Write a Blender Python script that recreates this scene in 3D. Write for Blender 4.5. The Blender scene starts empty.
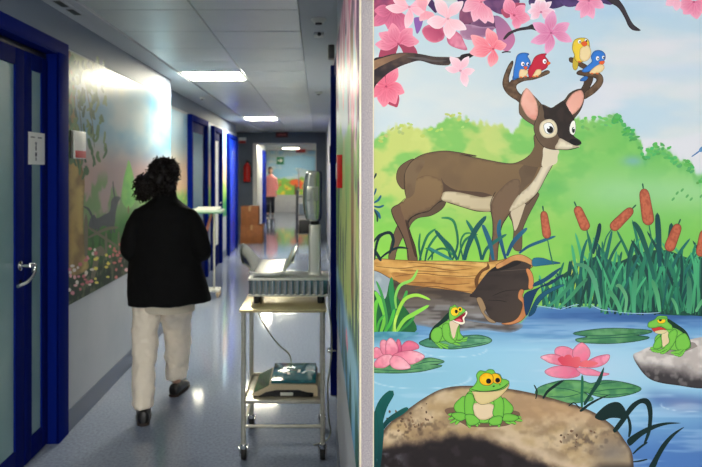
import bpy, bmesh, math, random
import numpy as np
from mathutils import Vector, Matrix
from mathutils.geometry import delaunay_2d_cdt
SC = bpy.context.scene; COL = SC.collection
F = 658.0; VX, VY = 317.0, 170.0; EYE = 1.57      # focal length in px, vanishing point, eye height
R = math.radians
random.seed(7)

# ---------------------------------------------------------------- helpers
def lin(c, a=1.0):
    v = np.asarray(c, float) / 255.0
    v = np.where(v <= 0.04045, v / 12.92, ((v + 0.055) / 1.055) ** 2.4)
    return v
def rgba(c): return tuple(float(q) for q in lin(c)) + (1.0,)

def mat(name, col=(200, 200, 200), rough=0.5, metal=0.0, spec=0.5, noise=None, bump=None, emit=None, coat=0.0):
    m = bpy.data.materials.new(name); m.use_nodes = True
    nt = m.node_tree; b = nt.nodes['Principled BSDF']
    b.inputs['Base Color'].default_value = rgba(col)
    b.inputs['Roughness'].default_value = rough; b.inputs['Metallic'].default_value = metal
    b.inputs['Specular IOR Level'].default_value = spec; b.inputs['Coat Weight'].default_value = coat
    tc = nt.nodes.new('ShaderNodeTexCoord')
    if noise:                                   # (scale, other colour, stretch)
        mp = nt.nodes.new('ShaderNodeMapping'); n = nt.nodes.new('ShaderNodeTexNoise'); r = nt.nodes.new('ShaderNodeValToRGB')
        n.inputs['Scale'].default_value = noise[0]; n.inputs['Detail'].default_value = 5
        if len(noise) > 2: mp.inputs['Scale'].default_value = noise[2]
        r.color_ramp.elements[0].position = 0.35; r.color_ramp.elements[1].position = 0.68
        r.color_ramp.elements[0].color = rgba(col); r.color_ramp.elements[1].color = rgba(noise[1])
        nt.links.new(tc.outputs['Object'], mp.inputs[0]); nt.links.new(mp.outputs[0], n.inputs['Vector'])
        nt.links.new(n.outputs['Fac'], r.inputs[0]); nt.links.new(r.outputs[0], b.inputs['Base Color'])
    if bump:                                    # (scale, strength)
        n = nt.nodes.new('ShaderNodeTexNoise'); n.inputs['Scale'].default_value = bump[0]; n.inputs['Detail'].default_value = 4
        bp = nt.nodes.new('ShaderNodeBump'); bp.inputs['Strength'].default_value = bump[1]; bp.inputs['Distance'].default_value = 0.004
        nt.links.new(tc.outputs['Object'], n.inputs['Vector']); nt.links.new(n.outputs['Fac'], bp.inputs['Height']); nt.links.new(bp.outputs[0], b.inputs['Normal'])
    if emit:
        b.inputs['Emission Color'].default_value = rgba(emit[0]); b.inputs['Emission Strength'].default_value = emit[1]
    return m

class MB:
    def __init__(s): s.bm = bmesh.new()
    def _add(s, b):
        me = bpy.data.meshes.new('t'); b.to_mesh(me); b.free(); s.bm.from_mesh(me); bpy.data.meshes.remove(me)
    def box(s, x0, x1, y0, y1, z0, z1, bev=0.0, rot=None, seg=2):
        b = bmesh.new(); bmesh.ops.create_cube(b, size=1)
        bmesh.ops.scale(b, vec=(abs(x1-x0), abs(y1-y0), abs(z1-z0)), verts=b.verts)
        if bev: bmesh.ops.bevel(b, geom=b.edges[:], offset=bev, segments=seg, affect='EDGES', profile=0.5)
        c = Vector(((x0+x1)/2, (y0+y1)/2, (z0+z1)/2))
        if rot is not None: bmesh.ops.rotate(b, cent=(0,0,0), matrix=rot, verts=b.verts)
        bmesh.ops.translate(b, vec=c, verts=b.verts); s._add(b); return s
    def cyl(s, p0, p1, r0, r1=None, n=16, bev=0.0):
        p0 = Vector(p0); p1 = Vector(p1); d = p1-p0
        b = bmesh.new(); bmesh.ops.create_cone(b, cap_ends=True, segments=n, radius1=r0, radius2=r0 if r1 is None else r1, depth=d.length)
        if bev:
            es = [e for e in b.edges if abs(e.verts[0].co.z - e.verts[1].co.z) < 1e-6]
            bmesh.ops.bevel(b, geom=es, offset=bev, segments=2, affect='EDGES', profile=0.5)
        bmesh.ops.rotate(b, cent=(0,0,0), matrix=Vector((0,0,1)).rotation_difference(d).to_matrix(), verts=b.verts)
        bmesh.ops.translate(b, vec=(p0+p1)/2, verts=b.verts); s._add(b); return s
    def ball(s, c, r, sub=3, rot=None):
        b = bmesh.new(); bmesh.ops.create_icosphere(b, subdivisions=sub, radius=1)
        rr = (r, r, r) if not hasattr(r, '__len__') else r
        bmesh.ops.scale(b, vec=rr, verts=b.verts)
        if rot is not None: bmesh.ops.rotate(b, cent=(0,0,0), matrix=rot, verts=b.verts)
        bmesh.ops.translate(b, vec=c, verts=b.verts); s._add(b); return s
    def tube(s, pts, r, n=10, smooth=4):
        """round tube through pts; r a number or a list of radii"""
        P = [Vector(p) for p in pts]; rr = r if hasattr(r, '__len__') else [r]*len(P)
        Q, RR = [], []
        if smooth > 1 and len(P) > 2:
            for i in range(len(P)-1):
                a, b_, c, d = P[max(i-1,0)], P[i], P[i+1], P[min(i+2,len(P)-1)]
                for k in range(smooth):
                    t = k/smooth
                    Q.append(0.5*((2*b_)+(c-a)*t+(2*a-5*b_+4*c-d)*t*t+(3*b_-a-3*c+d)*t**3)); RR.append(rr[i]*(1-t)+rr[i+1]*t)
            Q.append(P[-1]); RR.append(rr[-1])
        else: Q, RR = P, list(rr)
        rings = []; up = None; bm = s.bm
        for i, q in enumerate(Q):
            t = (Q[min(i+1,len(Q)-1)] - Q[max(i-1,0)]).normalized()
            if up is None: up = t.orthogonal().normalized()
            u = (up - t*up.dot(t)); u = u.normalized() if u.length > 1e-6 else t.orthogonal().normalized()
            up = u; v = t.cross(u)
            rings.append([bm.verts.new(q + RR[i]*(math.cos(2*math.pi*k/n)*u + math.sin(2*math.pi*k/n)*v)) for k in range(n)])
        for a, b_ in zip(rings, rings[1:]):
            for k in range(n): bm.faces.new((a[k], a[(k+1)%n], b_[(k+1)%n], b_[k]))
        bm.faces.new(rings[0][::-1]); bm.faces.new(rings[-1]); return s
    def loft(s, rings, n=24, sq=2.0):
        """rings: (centre, half width vector a, half depth vector b)"""
        bm = s.bm; L = []
        for c, a, b_ in rings:
            c, a, b_ = Vector(c), Vector(a), Vector(b_); row = []
            for k in range(n):
                t = 2*math.pi*k/n; ct, st = math.cos(t), math.sin(t)
                ct = math.copysign(abs(ct)**(2/sq), ct); st = math.copysign(abs(st)**(2/sq), st)
                row.append(bm.verts.new(c + a*ct + b_*st))
            L.append(row)
        for p, q in zip(L, L[1:]):
            for k in range(n): bm.faces.new((p[k], p[(k+1)%n], q[(k+1)%n], q[k]))
        bm.faces.new(L[0][::-1]); bm.faces.new(L[-1]); return s
    def prism(s, poly, vec):
        """flat polygon (3D points) extruded by vec"""
        bm = s.bm; v = Vector(vec)
        a = [bm.verts.new(Vector(p)) for p in poly]; b_ = [bm.verts.new(Vector(p)+v) for p in poly]; n = len(poly)
        bm.faces.new(a[::-1]); bm.faces.new(b_)
        for i in range(n): bm.faces.new((a[i], a[(i+1)%n], b_[(i+1)%n], b_[i]))
        return s
    def lathe(s, prof, c, n=24, axis='z'):
        bm = s.bm; rows = []
        for r, h in prof:
            row = []
            for k in range(n):
                t = 2*math.pi*k/n; p = (max(r,1e-5)*math.cos(t), max(r,1e-5)*math.sin(t), h)
                if axis == 'y': p = (p[0], h, p[1])
                if axis == 'x': p = (h, p[0], p[1])
                row.append(bm.verts.new(Vector(c)+Vector(p)))
            rows.append(row)
        for a, b_ in zip(rows, rows[1:]):
            for k in range(n): bm.faces.new((a[k], a[(k+1)%n], b_[(k+1)%n], b_[k]))
        bm.faces.new(rows[0][::-1]); bm.faces.new(rows[-1]); return s
    def build(s, name, m, parent=None, smooth=True, ang=40, origin=None):
        bmesh.ops.recalc_face_normals(s.bm, faces=s.bm.faces)
        me = bpy.data.meshes.new(name); 
        off = Vector((0,0,0))
        if parent is not None: off = parent_world(parent)
        elif origin is not None: off = Vector(origin)
        if off.length: bmesh.ops.translate(s.bm, vec=-off, verts=s.bm.verts)
        s.bm.to_mesh(me); s.bm.free(); me.materials.append(m)
        if smooth:
            for p in me.polygons: p.use_smooth = True
            me.set_sharp_from_angle(angle=R(ang))
        o = bpy.data.objects.new(name, me); COL.objects.link(o)
        if parent is not None: o.parent = parent
        elif origin is not None: o.location = origin
        return o
def parent_world(p):
    v = Vector((0,0,0))
    while p is not None: v += p.location; p = p.parent
    return v
def tag(o, label=None, cat=None, group=None, kind=None):
    if label: o['label'] = label
    if cat: o['category'] = cat
    if group: o['group'] = group
    if kind: o['kind'] = kind
    return o
def thing(name, loc, label, cat, group=None):
    o = bpy.data.objects.new(name, None); COL.objects.link(o); o.location = loc; o.empty_display_size = 0.05
    return tag(o, label, cat, group)
def struct(name, mb, m, parent=None, smooth=False, **k):
    o = mb.build(name, m, parent, smooth=smooth, **k)
    if parent is None: o['kind'] = 'structure'
    return o
def copy_tree(o, parent=None):
    c = o.copy(); COL.objects.link(c)
    if parent is not None: c.parent = parent
    for ch in [q for q in COL.objects if q.parent == o]: copy_tree(ch, c)
    return c

# ---------------------------------------------------------------- painting on flat walls
def _hash(ix, iy, sd):
    h = (ix.astype(np.int64)*374761393 + iy.astype(np.int64)*668265263 + sd*974634777) & 0xffffffff
    h = ((h ^ (h >> 13)) * 1274126177) & 0xffffffff
    return ((h ^ (h >> 16)) & 0xffff) / 65535.0
def vnoise(x, y, sd=0):
    x = np.asarray(x, float); y = np.asarray(y, float)
    ix = np.floor(x); iy = np.floor(y); fx = x-ix; fy = y-iy; fx = fx*fx*(3-2*fx); fy = fy*fy*(3-2*fy)
    a = _hash(ix, iy, sd); b = _hash(ix+1, iy, sd); c = _hash(ix, iy+1, sd); d = _hash(ix+1, iy+1, sd)
    return (a*(1-fx)+b*fx)*(1-fy) + (c*(1-fx)+d*fx)*fy
def fbm(x, y, sd=0, o=4):
    s = 0; a = 0.5; t = 0
    for k in range(o):
        s = s + a*vnoise(x*2**k, y*2**k, sd+k*17); t += a; a *= 0.5
    return s/t
def sstep(a, b, x): t = np.clip((x-a)/(b-a), 0, 1); return t*t*(3-2*t)
def mix(c0, c1, t): t = np.asarray(t)[..., None]; return np.asarray(c0, float)*(1-t) + np.asarray(c1, float)*t

def paint_material(name, rough=0.5, spec=0.15):
    m = bpy.data.materials.new(name); m.use_nodes = True; nt = m.node_tree; b = nt.nodes['Principled BSDF']
    a = nt.nodes.new('ShaderNodeAttribute'); a.attribute_name = 'paint'
    n = nt.nodes.new('ShaderNodeTexNoise'); n.inputs['Scale'].default_value = 900
    bp = nt.nodes.new('ShaderNodeBump'); bp.inputs['Strength'].default_value = 0.08; bp.inputs['Distance'].default_value = 0.0005
    g = nt.nodes.new('ShaderNodeNewGeometry')
    nt.links.new(g.outputs['Position'], n.inputs['Vector'])
    nt.links.new(n.outputs['Fac'], bp.inputs['Height']); nt.links.new(bp.outputs[0], b.inputs['Normal'])
    nt.links.new(a.outputs['Color'], b.inputs['Base Color'])
    b.inputs['Roughness'].default_value = rough; b.inputs['Specular IOR Level'].default_value = spec
    return m
def smooth_closed(P, k=5):
    P = np.asarray(P, float); n = len(P); out = []
    for i in range(n):
        a, b, c, d = P[i-1], P[i], P[(i+1) % n], P[(i+2) % n]
        for j in range(k):
            t = j/k; out.append(0.5*(2*b+(c-a)*t+(2*a-5*b+4*c-d)*t*t+(3*b-a-3*c+d)*t**3))
    return np.array(out)
def inside(P, X, Y):
    r = np.zeros(X.shape, bool); n = len(P)
    for i in range(n):
        x0, y0 = P[i]; x1, y1 = P[(i+1) % n]
        if y0 == y1: continue
        c = ((y0 > Y) != (y1 > Y)) & (X < (x1-x0)*(Y-y0)/(y1-y0)+x0); r ^= c
    return r
def edge_dist(P, X, Y):
    d = np.full(X.shape, 1e9); n = len(P)
    for i in range(n):
        a = P[i]; b = P[(i+1) % n]; ab = b-a; L = max((ab**2).sum(), 1e-9)
        t = np.clip(((X-a[0])*ab[0]+(Y-a[1])*ab[1])/L, 0, 1)
        d = np.minimum(d, np.hypot(X-a[0]-t*ab[0], Y-a[1]-t*ab[1]))
    return d

class Art:
    """a painting on a wall: coloured shapes laid on one another as thin coats of paint; coords in picture units, to3 maps them to the wall"""
    STEP = 1.2e-5
    def __init__(s, to3, normal, m, gain=1.0):
        s.to3 = to3; s.n = np.array(normal, float); s.m = m; s.parts = {}; s.boxes = []; s.gain = gain; s.cur = None
    def part(s, name, label=None):
        s.cur = dict(name=name, label=label, V=[], T=[], C=[], n=0); s.parts[len(s.parts)] = s.cur
    def add(s, P, col, g=None, noise=None, edge=None, line=None, sm=5, step=3.0, fn=None):
        """col fill; g=(x0,y0,x1,y1,col1) gradient; noise=(scale,col,amount); edge=(col,width,amount); line=(col,width)"""
        P = np.asarray(P, float)
        if sm: P = smooth_closed(P, sm)
        keep = [0]
        for i in range(1, len(P)):
            if np.hypot(*(P[i]-P[keep[-1]])) > 0.12: keep.append(i)
        P = P[keep]
        if np.hypot(*(P[0]-P[-1])) < 0.12: P = P[:-1]
        if len(P) < 3: return
        if line:
            A = 0.5*np.sum(P[:,0]*np.roll(P[:,1],-1)-np.roll(P[:,0],-1)*P[:,1])
            t = np.roll(P,-1,0)-np.roll(P,1,0); t /= np.maximum(np.hypot(t[:,0],t[:,1]),1e-6)[:,None]
            nrm = np.stack([t[:,1],-t[:,0]],1)*(1 if A > 0 else -1)
            s._mesh(P+nrm*line[1]*0.6, lambda X,Y,Q: np.tile(np.asarray(line[0],float),(len(X),1)), 1e9)
        def cf(X, Y, Q):
            c = np.tile(np.asarray(col, float), (len(X), 1))
            if fn is not None: c = fn(X, Y, edge_dist(Q, X, Y))
            if g is not None:
                dx, dy = g[2]-g[0], g[3]-g[1]; t = np.clip(((X-g[0])*dx+(Y-g[1])*dy)/(dx*dx+dy*dy), 0, 1); c = mix(c, g[4], t)
            if edge is not None:
                d = edge_dist(Q, X, Y); c = mix(c, edge[0], edge[2]*(1-sstep(0, edge[1], d)))
            if noise is not None:
                for nz in (noise if isinstance(noise[0], tuple) else (noise,)):
                    f = sstep(0.42, 0.68, fbm(X/nz[0], Y/nz[0]*(nz[3] if len(nz) > 3 else 1), int(nz[0]*10)+3)); c = mix(c, nz[1], f*nz[2])
            return c
        fancy = (g is not None) or (noise is not None) or (edge is not None) or (fn is not None)
        s._mesh(P, cf, step if fancy else 1e9)
    def _mesh(s, P, cf, step):
        n = len(P); V = [tuple(p) for p in P]
        x0, y0 = P.min(0); x1, y1 = P.max(0)
        if (x1-x0) > step*1.2 and (y1-y0) > step*1.2 and step < 1e8:
            gx, gy = np.meshgrid(np.arange(x0+step*.5, x1, step), np.arange(y0+step*.5, y1, step)); gx[1::2] += step*0.5
            gx, gy = gx.ravel(), gy.ravel(); ok = inside(P, gx, gy); gx, gy = gx[ok], gy[ok]
            if len(gx):
                ok = edge_dist(P, gx, gy) > step*0.35; V += list(zip(gx[ok], gy[ok]))
        vo, _, fo, _, _, _ = delaunay_2d_cdt([Vector(v) for v in V], [], [list(range(n))], 1, 1e-5)
        if not fo: return
        vo = np.array([(v[0], v[1]) for v in vo])
        c = np.clip(cf(vo[:,0], vo[:,1], P), 0, 255)
        b = (P[:,0].min(), P[:,0].max(), P[:,1].min(), P[:,1].max())
        lay = 1 + max([q[4] for q in s.boxes if q[0] < b[1] and q[1] > b[0] and q[2] < b[3] and q[3] > b[2]], default=0)
        s.boxes.append(b + (lay,)); p3 = s.to3(vo[:,0], vo[:,1]) + s.n*s.STEP*lay
        q = s.cur; q['V'].append(p3); q['C'].append(c)
        q['T'] += [tuple(i+q['n'] for i in f) for f in fo]; q['n'] += len(vo)
    def finish(s, root):
        for q in s.parts.values():
            if not q['n']: continue
            me = bpy.data.meshes.new(q['name']); V = np.concatenate(q['V']); C = lin(np.concatenate(q['C']))*s.gain
            c = V.mean(0) if False else np.zeros(3)
            me.from_pydata((V-np.array(parent_world(root))).tolist(), [], q['T'])
            at = me.color_attributes.new('paint', 'FLOAT_COLOR', 'POINT')
            at.data.foreach_set('color', np.concatenate([C, np.ones((len(C),1))],1).astype(np.float32).ravel())
            # face the viewer's side
            me.update(); nn = sum((p.normal*p.area for p in me.polygons), Vector())
            if nn.dot(Vector(s.n)) < 0: me.flip_normals()
            me.materials.append(s.m); o = bpy.data.objects.new(q['name'], me); COL.objects.link(o); o.parent = root
            if q['label']: o['label'] = q['label']
def grid_panel(name, to3, xs, ys, cf, m, n, gain=1.0, thick=0.0025):
    """flat painted panel with its own thickness; colours cf(X, Y)"""
    X, Y = np.meshgrid(xs, ys); sh = X.shape; X = X.ravel(); Y = Y.ravel()
    C = lin(np.clip(cf(X, Y), 0, 255))*gain; V = to3(X, Y)
    w, h = sh[1], sh[0]; idx = np.arange(w*h).reshape(h, w)
    Fq = np.stack([idx[:-1,:-1], idx[:-1,1:], idx[1:,1:], idx[1:,:-1]], -1).reshape(-1,4)
    rim = list(idx[0]) + list(idx[1:,-1]) + list(idx[-1,-2::-1]) + list(idx[-2:0:-1,0])
    V2 = V[rim] - np.array(n)*thick; base = len(V); N = len(rim)
    Fr = [(rim[i], rim[(i+1) % N], base+(i+1) % N, base+i) for i in range(N)]
    Vall = np.concatenate([V, V2]); Call = np.concatenate([C, C[rim]])
    org = Vall.mean(0); org[2] = Vall[:,2].min()
    me = bpy.data.meshes.new(name); me.from_pydata((Vall-org).tolist(), [], Fq.tolist() + Fr)
    at = me.color_attributes.new('paint', 'FLOAT_COLOR', 'POINT')
    at.data.foreach_set('color', np.concatenate([Call, np.ones((len(Call),1))],1).astype(np.float32).ravel())
    me.materials.append(m); me.update()
    if Vector(me.polygons[0].normal).dot(Vector(n)) < 0: me.flip_normals()
    o = bpy.data.objects.new(name, me); COL.objects.link(o); o.location = org; return o
def fr(x0, y0, s):                                # picture coordinates read off an enlarged detail
    return lambda *p: [(x0+a/s, y0+b/s) for a, b in p]
def ell(cx, cy, rx, ry, a=0, n=20):
    a = R(a); return [(cx+rx*math.cos(t)*math.cos(a)-ry*math.sin(t)*math.sin(a), cy+rx*math.cos(t)*math.sin(a)+ry*math.sin(t)*math.cos(a)) for t in np.linspace(0, 2*math.pi, n, endpoint=False)]
def blade(pts, w, k=5):
    """tapering leaf from base to tip through pts; w widest width"""
    P = np.asarray(pts, float); n = len(P); Q = []
    for i in range(n-1):
        a, b, c, d = P[max(i-1,0)], P[i], P[i+1], P[min(i+2,n-1)]
        for j in range(k): t = j/k; Q.append(0.5*(2*b+(c-a)*t+(2*a-5*b+4*c-d)*t*t+(3*b-a-3*c+d)*t**3))
    Q.append(P[-1]); Q = np.array(Q); t = np.gradient(Q, axis=0); t /= np.maximum(np.hypot(t[:,0],t[:,1]),1e-6)[:,None]
    nn = np.stack([-t[:,1], t[:,0]],1); u = np.linspace(0,1,len(Q)); ww = w*0.5*(0.55+0.9*u)*np.sqrt(np.maximum(1-u**2.2,0))
    return np.concatenate([Q+nn*ww[:,None], (Q-nn*ww[:,None])[::-1][1:]])
# ---------------------------------------------------------------- camera and materials
cam = bpy.data.cameras.new('camera'); camo = bpy.data.objects.new('camera', cam); COL.objects.link(camo); SC.camera = camo
camo.location = (0, 0, EYE); camo.rotation_euler = (R(90), 0, 0)
cam.sensor_width = 36; cam.lens = 36*F/702; cam.shift_x = (351-VX)/702; cam.shift_y = -(233.5-VY)/702
cam.dof.use_dof = True; cam.dof.focus_distance = 1.69; cam.dof.aperture_fstop = (cam.lens/1000)/0.0058
cam.clip_start = 0.02

WALL_Y = 1.69                                     # plane of the big mural
XR, XL = 0.113, -1.49                             # corridor walls
XL2, XR2 = -1.66, 0.22                            # walls further down
CEIL = 2.50; PY = 16.0; END = 24.6

M = {}
M['floor'] = mat('blue_grey_linoleum', (120,130,152), 0.075, noise=(60,(142,152,174)), spec=0.35, bump=(60,0.012))
M['wall'] = mat('grey_blue_wall_paint', (172,178,188), 0.55, noise=(3,(164,171,182)))
M['walllow'] = mat('pale_grey_wall_paint', (176,178,184), 0.4, noise=(5,(168,170,178)))
M['walldark'] = mat('slate_wall_paint', (92,104,120), 0.5, noise=(4,(86,98,114)))
M['base'] = mat('slate_vinyl_baseboard', (92,102,122), 0.35)
M['blue'] = mat('dark_blue_lacquer', (8,27,112), 0.7, spec=0.02)
M['bluedoor'] = mat('deep_navy_door_laminate', (8,21,92), 0.7, spec=0.03)
M['cobalt'] = mat('cobalt_door_laminate', (12,60,225), 0.35)
M['frost'] = mat('frosted_glass', (128,158,160), 0.3, noise=(4,(118,150,152)), spec=.3)
M['palegl'] = mat('pale_glass_panel', (120,160,185), 0.2)
M['white'] = mat('white_plastic', (225,225,222), 0.4)
M['gyps'] = mat('pale_gypsum', (196,200,206), 0.6)
M['tile'] = mat('brushed_metal_ceiling_panel', (222,226,228), 0.34, metal=0.2, noise=(2.2,(212,216,220)))
M['black'] = mat('black_plastic', (18,18,20), 0.4)
M['red'] = mat('red_enamel', (196,22,20), 0.35)
M['steel'] = mat('stainless_steel', (214,210,196), 0.3, metal=0.6, noise=(14,(196,192,178),(1,1,6)))
M['chrome'] = mat('polished_chrome', (222,222,222), 0.1, metal=1.0)
M['guard'] = mat('stippled_grey_corner_guard', (190,180,180), 0.6, noise=(330,(150,144,150)), bump=(420,0.4))
M['cream'] = mat('cream_edge_bead', (238,228,200), 0.3)
M['lamp'] = mat('lamp_diffuser', (255,250,232), 0.5, emit=((255,247,222), 100.0))
M['filllamp'] = mat('added_lobby_lamp_diffuser', (255,250,240), 0.5, emit=((255,248,236), 135.0))  # glow of the lamps added out of view in the lobby

M['lamp3'] = mat('dim_lamp_diffuser', (255,250,232), 0.5, emit=((255,247,222), 36.0))
M['fillwin'] = mat('added_window_glow', (230,236,240), 0.5, emit=((250,248,244), 16.0))  # glow of the added window, fill light for the big mural
# ---------------------------------------------------------------- floor, walls, ceiling
struct('floor', MB().box(-2.2, 3.2, -3.2, 25.0, -0.1, 0), M['floor'])
# left wall: lower/upper parts of one plane, with a recess for the double door
R0, R1 = 1.9, 3.77                                # door recess
struct('wall_left', MB().box(XL-.5, XL, -3.2, R0, 0, CEIL).box(XL-.5, XL, R1+.015, 6.7, 0, CEIL).box(XL-.5, XL, R0, R1, 2.27, CEIL).box(XL-.5, XL-.11, R0, R1+.015, 0, 2.27), M['wall'])
struct('wall_left_far', MB().box(-2.16, XL2, 6.7, 13.4, 0, CEIL).box(-2.16, -1.95, 13.4, PY, 0, CEIL), M['wall'])
struct('baseboard_left', MB().box(XL, XL+.006, R1+.15, 6.7, 0, .135, .002).box(XL2, XL2+.006, 6.7, 8.4, 0, .135, .002).box(XL2, XL2+.006, 9.75, 10.25, 0, .135, .002).box(XL2, XL2+.006, 11.2, 12.05, 0, .135, .002), M['base'])
# block between the corridor and the lobby: carries the big mural on its face and the corridor mural on its side
struct('wall_front', MB().box(XR, 3.2, WALL_Y, 3.7, 0, CEIL), M['walllow'])
struct('wall_right', MB().box(0.165, .7, 3.7, 4.62, 0, CEIL).box(XR2, .7, 4.62, PY, 0, CEIL), M['walllow'])
struct('baseboard_right', MB().box(XR-.005, XR, 1.72, 3.68, 0, .13, .002).box(XR2-.005, XR2, 4.75, PY, 0, .13, .002), M['base'])
struct('wall_back', MB().box(-2.2, 3.2, -3.3, -3.2, 0, CEIL), M['walllow'])
w1 = thing('added_window_1', (1.6, -3.2, .95), None, None); w1['kind'] = 'structure'  # unseen window, added behind the camera to light the big mural
MB().box(.5, 2.9, -3.2, -3.15, .85, .93, .004).box(.5, 2.9, -3.2, -3.15, 2.2, 2.26, .004).box(.5, .56, -3.2, -3.15, .93, 2.2, .004).box(2.84, 2.9, -3.2, -3.15, .93, 2.2, .004).box(1.67, 1.73, -3.2, -3.15, .93, 2.2, .004).build('added_window_frame', M['white'], w1)
MB().box(.56, 1.67, -3.19, -3.18, .93, 2.2).build('pane', M['fillwin'], w1)  # glowing panes of the added window
MB().box(1.73, 2.84, -3.19, -3.18, .93, 2.2).build('pane', M['fillwin'], w1)
struct('wall_lobby', MB().box(3.2, 3.3, -3.3, WALL_Y, 0, CEIL), M['walllow'])
# ceiling of metal panels with shadow gaps, gypsum borders at both walls
cb = MB(); LJ = [-1.315, -.709, -.103]; P0 = 3.82
lights_D = [P0+.6*k for k in (-5, 4, 13)]
for i in range(2):
    k = -11
    while P0+.6*k < PY-.02:
        d0 = P0+.6*k; d1 = min(d0+.6, PY)
        if not (i == 0 and any(abs(d0-q) < .01 for q in lights_D)):
            cb.box(LJ[i]+.005, LJ[i+1]-.005, d0+.006, d1-.006, CEIL, CEIL+.02, .0025, seg=1)
        k += 1
struct('ceiling', cb, M['tile'])
struct('ceiling_border', MB().box(XL-.5, LJ[0]-.001, -3.2, PY, CEIL-.012, CEIL+.05).box(LJ[2]+.001, .7, WALL_Y, PY, CEIL-.012, CEIL+.05).box(-2.2, 3.2, -3.3, PY+.2, CEIL+.06, CEIL+.1), M['gyps'])
lc = MB()
lob = [(0.8, -.98), (2.0, -.98), (2.0, -2.18), (0.8,-2.18)]
for i in range(5):
    for j in range(8):
        x0 = -.1+.6*i; d0 = P0+.6*(-11.)+.6*j
        if any(abs(x0+.3-a) < .1 and abs(d0+.3-b) < .1 for a, b in lob): continue
        lc.box(x0+.003, x0+.597, d0+.003, d0+.597, CEIL, CEIL+.02, .0025, seg=1)
struct('ceiling_lobby', lc, M['tile'])
# portal at the end of this stretch
struct('wall_end', MB().box(-1.96, -1.557, PY, PY+.15, 0, CEIL).box(-.02, XR2+.01, PY, PY+.15, 0, CEIL).box(-1.557, -.02, PY, PY+.15, 2.225, CEIL), M['walldark'])
struct('trim_1', MB().box(-1.557, -1.47, PY-.01, PY+.16, 0, 2.225).box(-.04, -.02, PY-.01, PY+.16, 0, 2.225).box(-1.47, -.04, PY-.01, PY+.16, 2.19, 2.225), M['white'])
# corridor beyond the portal
struct('wall_left_beyond', MB().box(-2.2, -1.60, PY+.15, 20.4, 0, 2.33).box(-2.5, -1.95, 20.4, END, 0, 2.33), M['white'])
struct('wall_right_beyond', MB().box(.06, .5, PY+.15, END, 0, 2.33), M['walllow'])
struct('wall_far', MB().box(-2.2, .5, END, END+.1, 0, 2.33), M['walllow'])
struct('ceiling_beyond', MB().box(-2.2, .5, PY+.15, END+.1, 2.32, 2.38), M['gyps'])

struct('trim_4', MB().box(XL, XL+.003, -3.2, 6.7, 2.317, CEIL-.013).box(XL, XL+.003, R1+.152, 6.7, 2.297, 2.317).box(XL2, XL2+.003, 6.7, 13.4, 2.303, CEIL-.013), mat('slate_upper_wall_paint', (104,116,134), 0.6))
# corner guard between the two murals
struct('trim_2', MB().box(XR-.004, XR+.032, WALL_Y-.005, WALL_Y+.036, 0, CEIL-.012, .0025), M['guard'])
struct('trim_3', MB().box(XR-.0045, XR+.0005, WALL_Y-.0075, WALL_Y-.002, 0, CEIL-.012, .001).box(XR+.0300, XR+.0328, WALL_Y-.0065, WALL_Y-.001, 0, CEIL-.012, .001), M['cream'])

# ---------------------------------------------------------------- ceiling lamps
def ceiling_lamp(x, y, label, m, w=.6, l=.6, z=CEIL, group=None, nm='ceiling_light'):
    t = thing(nm, (x, y, z), label, 'light', group)
    f = MB(); a, b = w/2-.006, l/2-.006
    f.box(x-a, x+a, y-b, y-b+.02, z-.006, z+.02, .002).box(x-a, x+a, y+b-.02, y+b, z-.006, z+.02, .002)
    f.box(x-a, x-a+.02, y-b+.02, y+b-.02, z-.006, z+.02, .002).box(x+a-.02, x+a, y-b+.02, y+b-.02, z-.006, z+.02, .002)
    f.build('frame', M['white'], t)
    MB().box(x-a+.02, x+a-.02, y-b+.02, y+b-.02, z+.001, z+.012).build('diffuser', m, t)
    return t
LX = (LJ[0]+LJ[1])/2
ceiling_lamp(LX, lights_D[1]+.3, 'square lit ceiling panel above the near end of the corridor, the larger one in view', M['lamp'])
ceiling_lamp(LX, lights_D[2]+.3, 'square lit ceiling panel in the corridor just before the grey portal', M['lamp'])
ceiling_lamp(LX, lights_D[0]+.3, 'square ceiling panel lamp over the blue double door, nearest of the corridor', M['lamp3'])
ceiling_lamp(-.92, 19.0, 'lit ceiling lamp seen through the portal, in the middle of its ceiling', M['lamp'], z=2.319)
ceiling_lamp(-1.35, 17.6, 'lit ceiling lamp seen through the portal, close to its left jamb', M['lamp'], w=.3, z=2.319)
ceiling_lamp(-.92, 22.8, 'ceiling lamp at the far end of the corridor beyond the portal', M['lamp'], z=2.319)
for i, (a, b) in enumerate(lob):  # lobby lamps out of view, added to light the big mural evenly
    ceiling_lamp(a, b, ['unseen added ceiling panel lamp nearest the big pond mural','unseen added ceiling panel lamp in front of the right part of the pond mural','unseen added ceiling panel lamp in the right rear of the lobby','unseen added ceiling panel lamp in the left rear of the lobby'][i], M['filllamp'])

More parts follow.
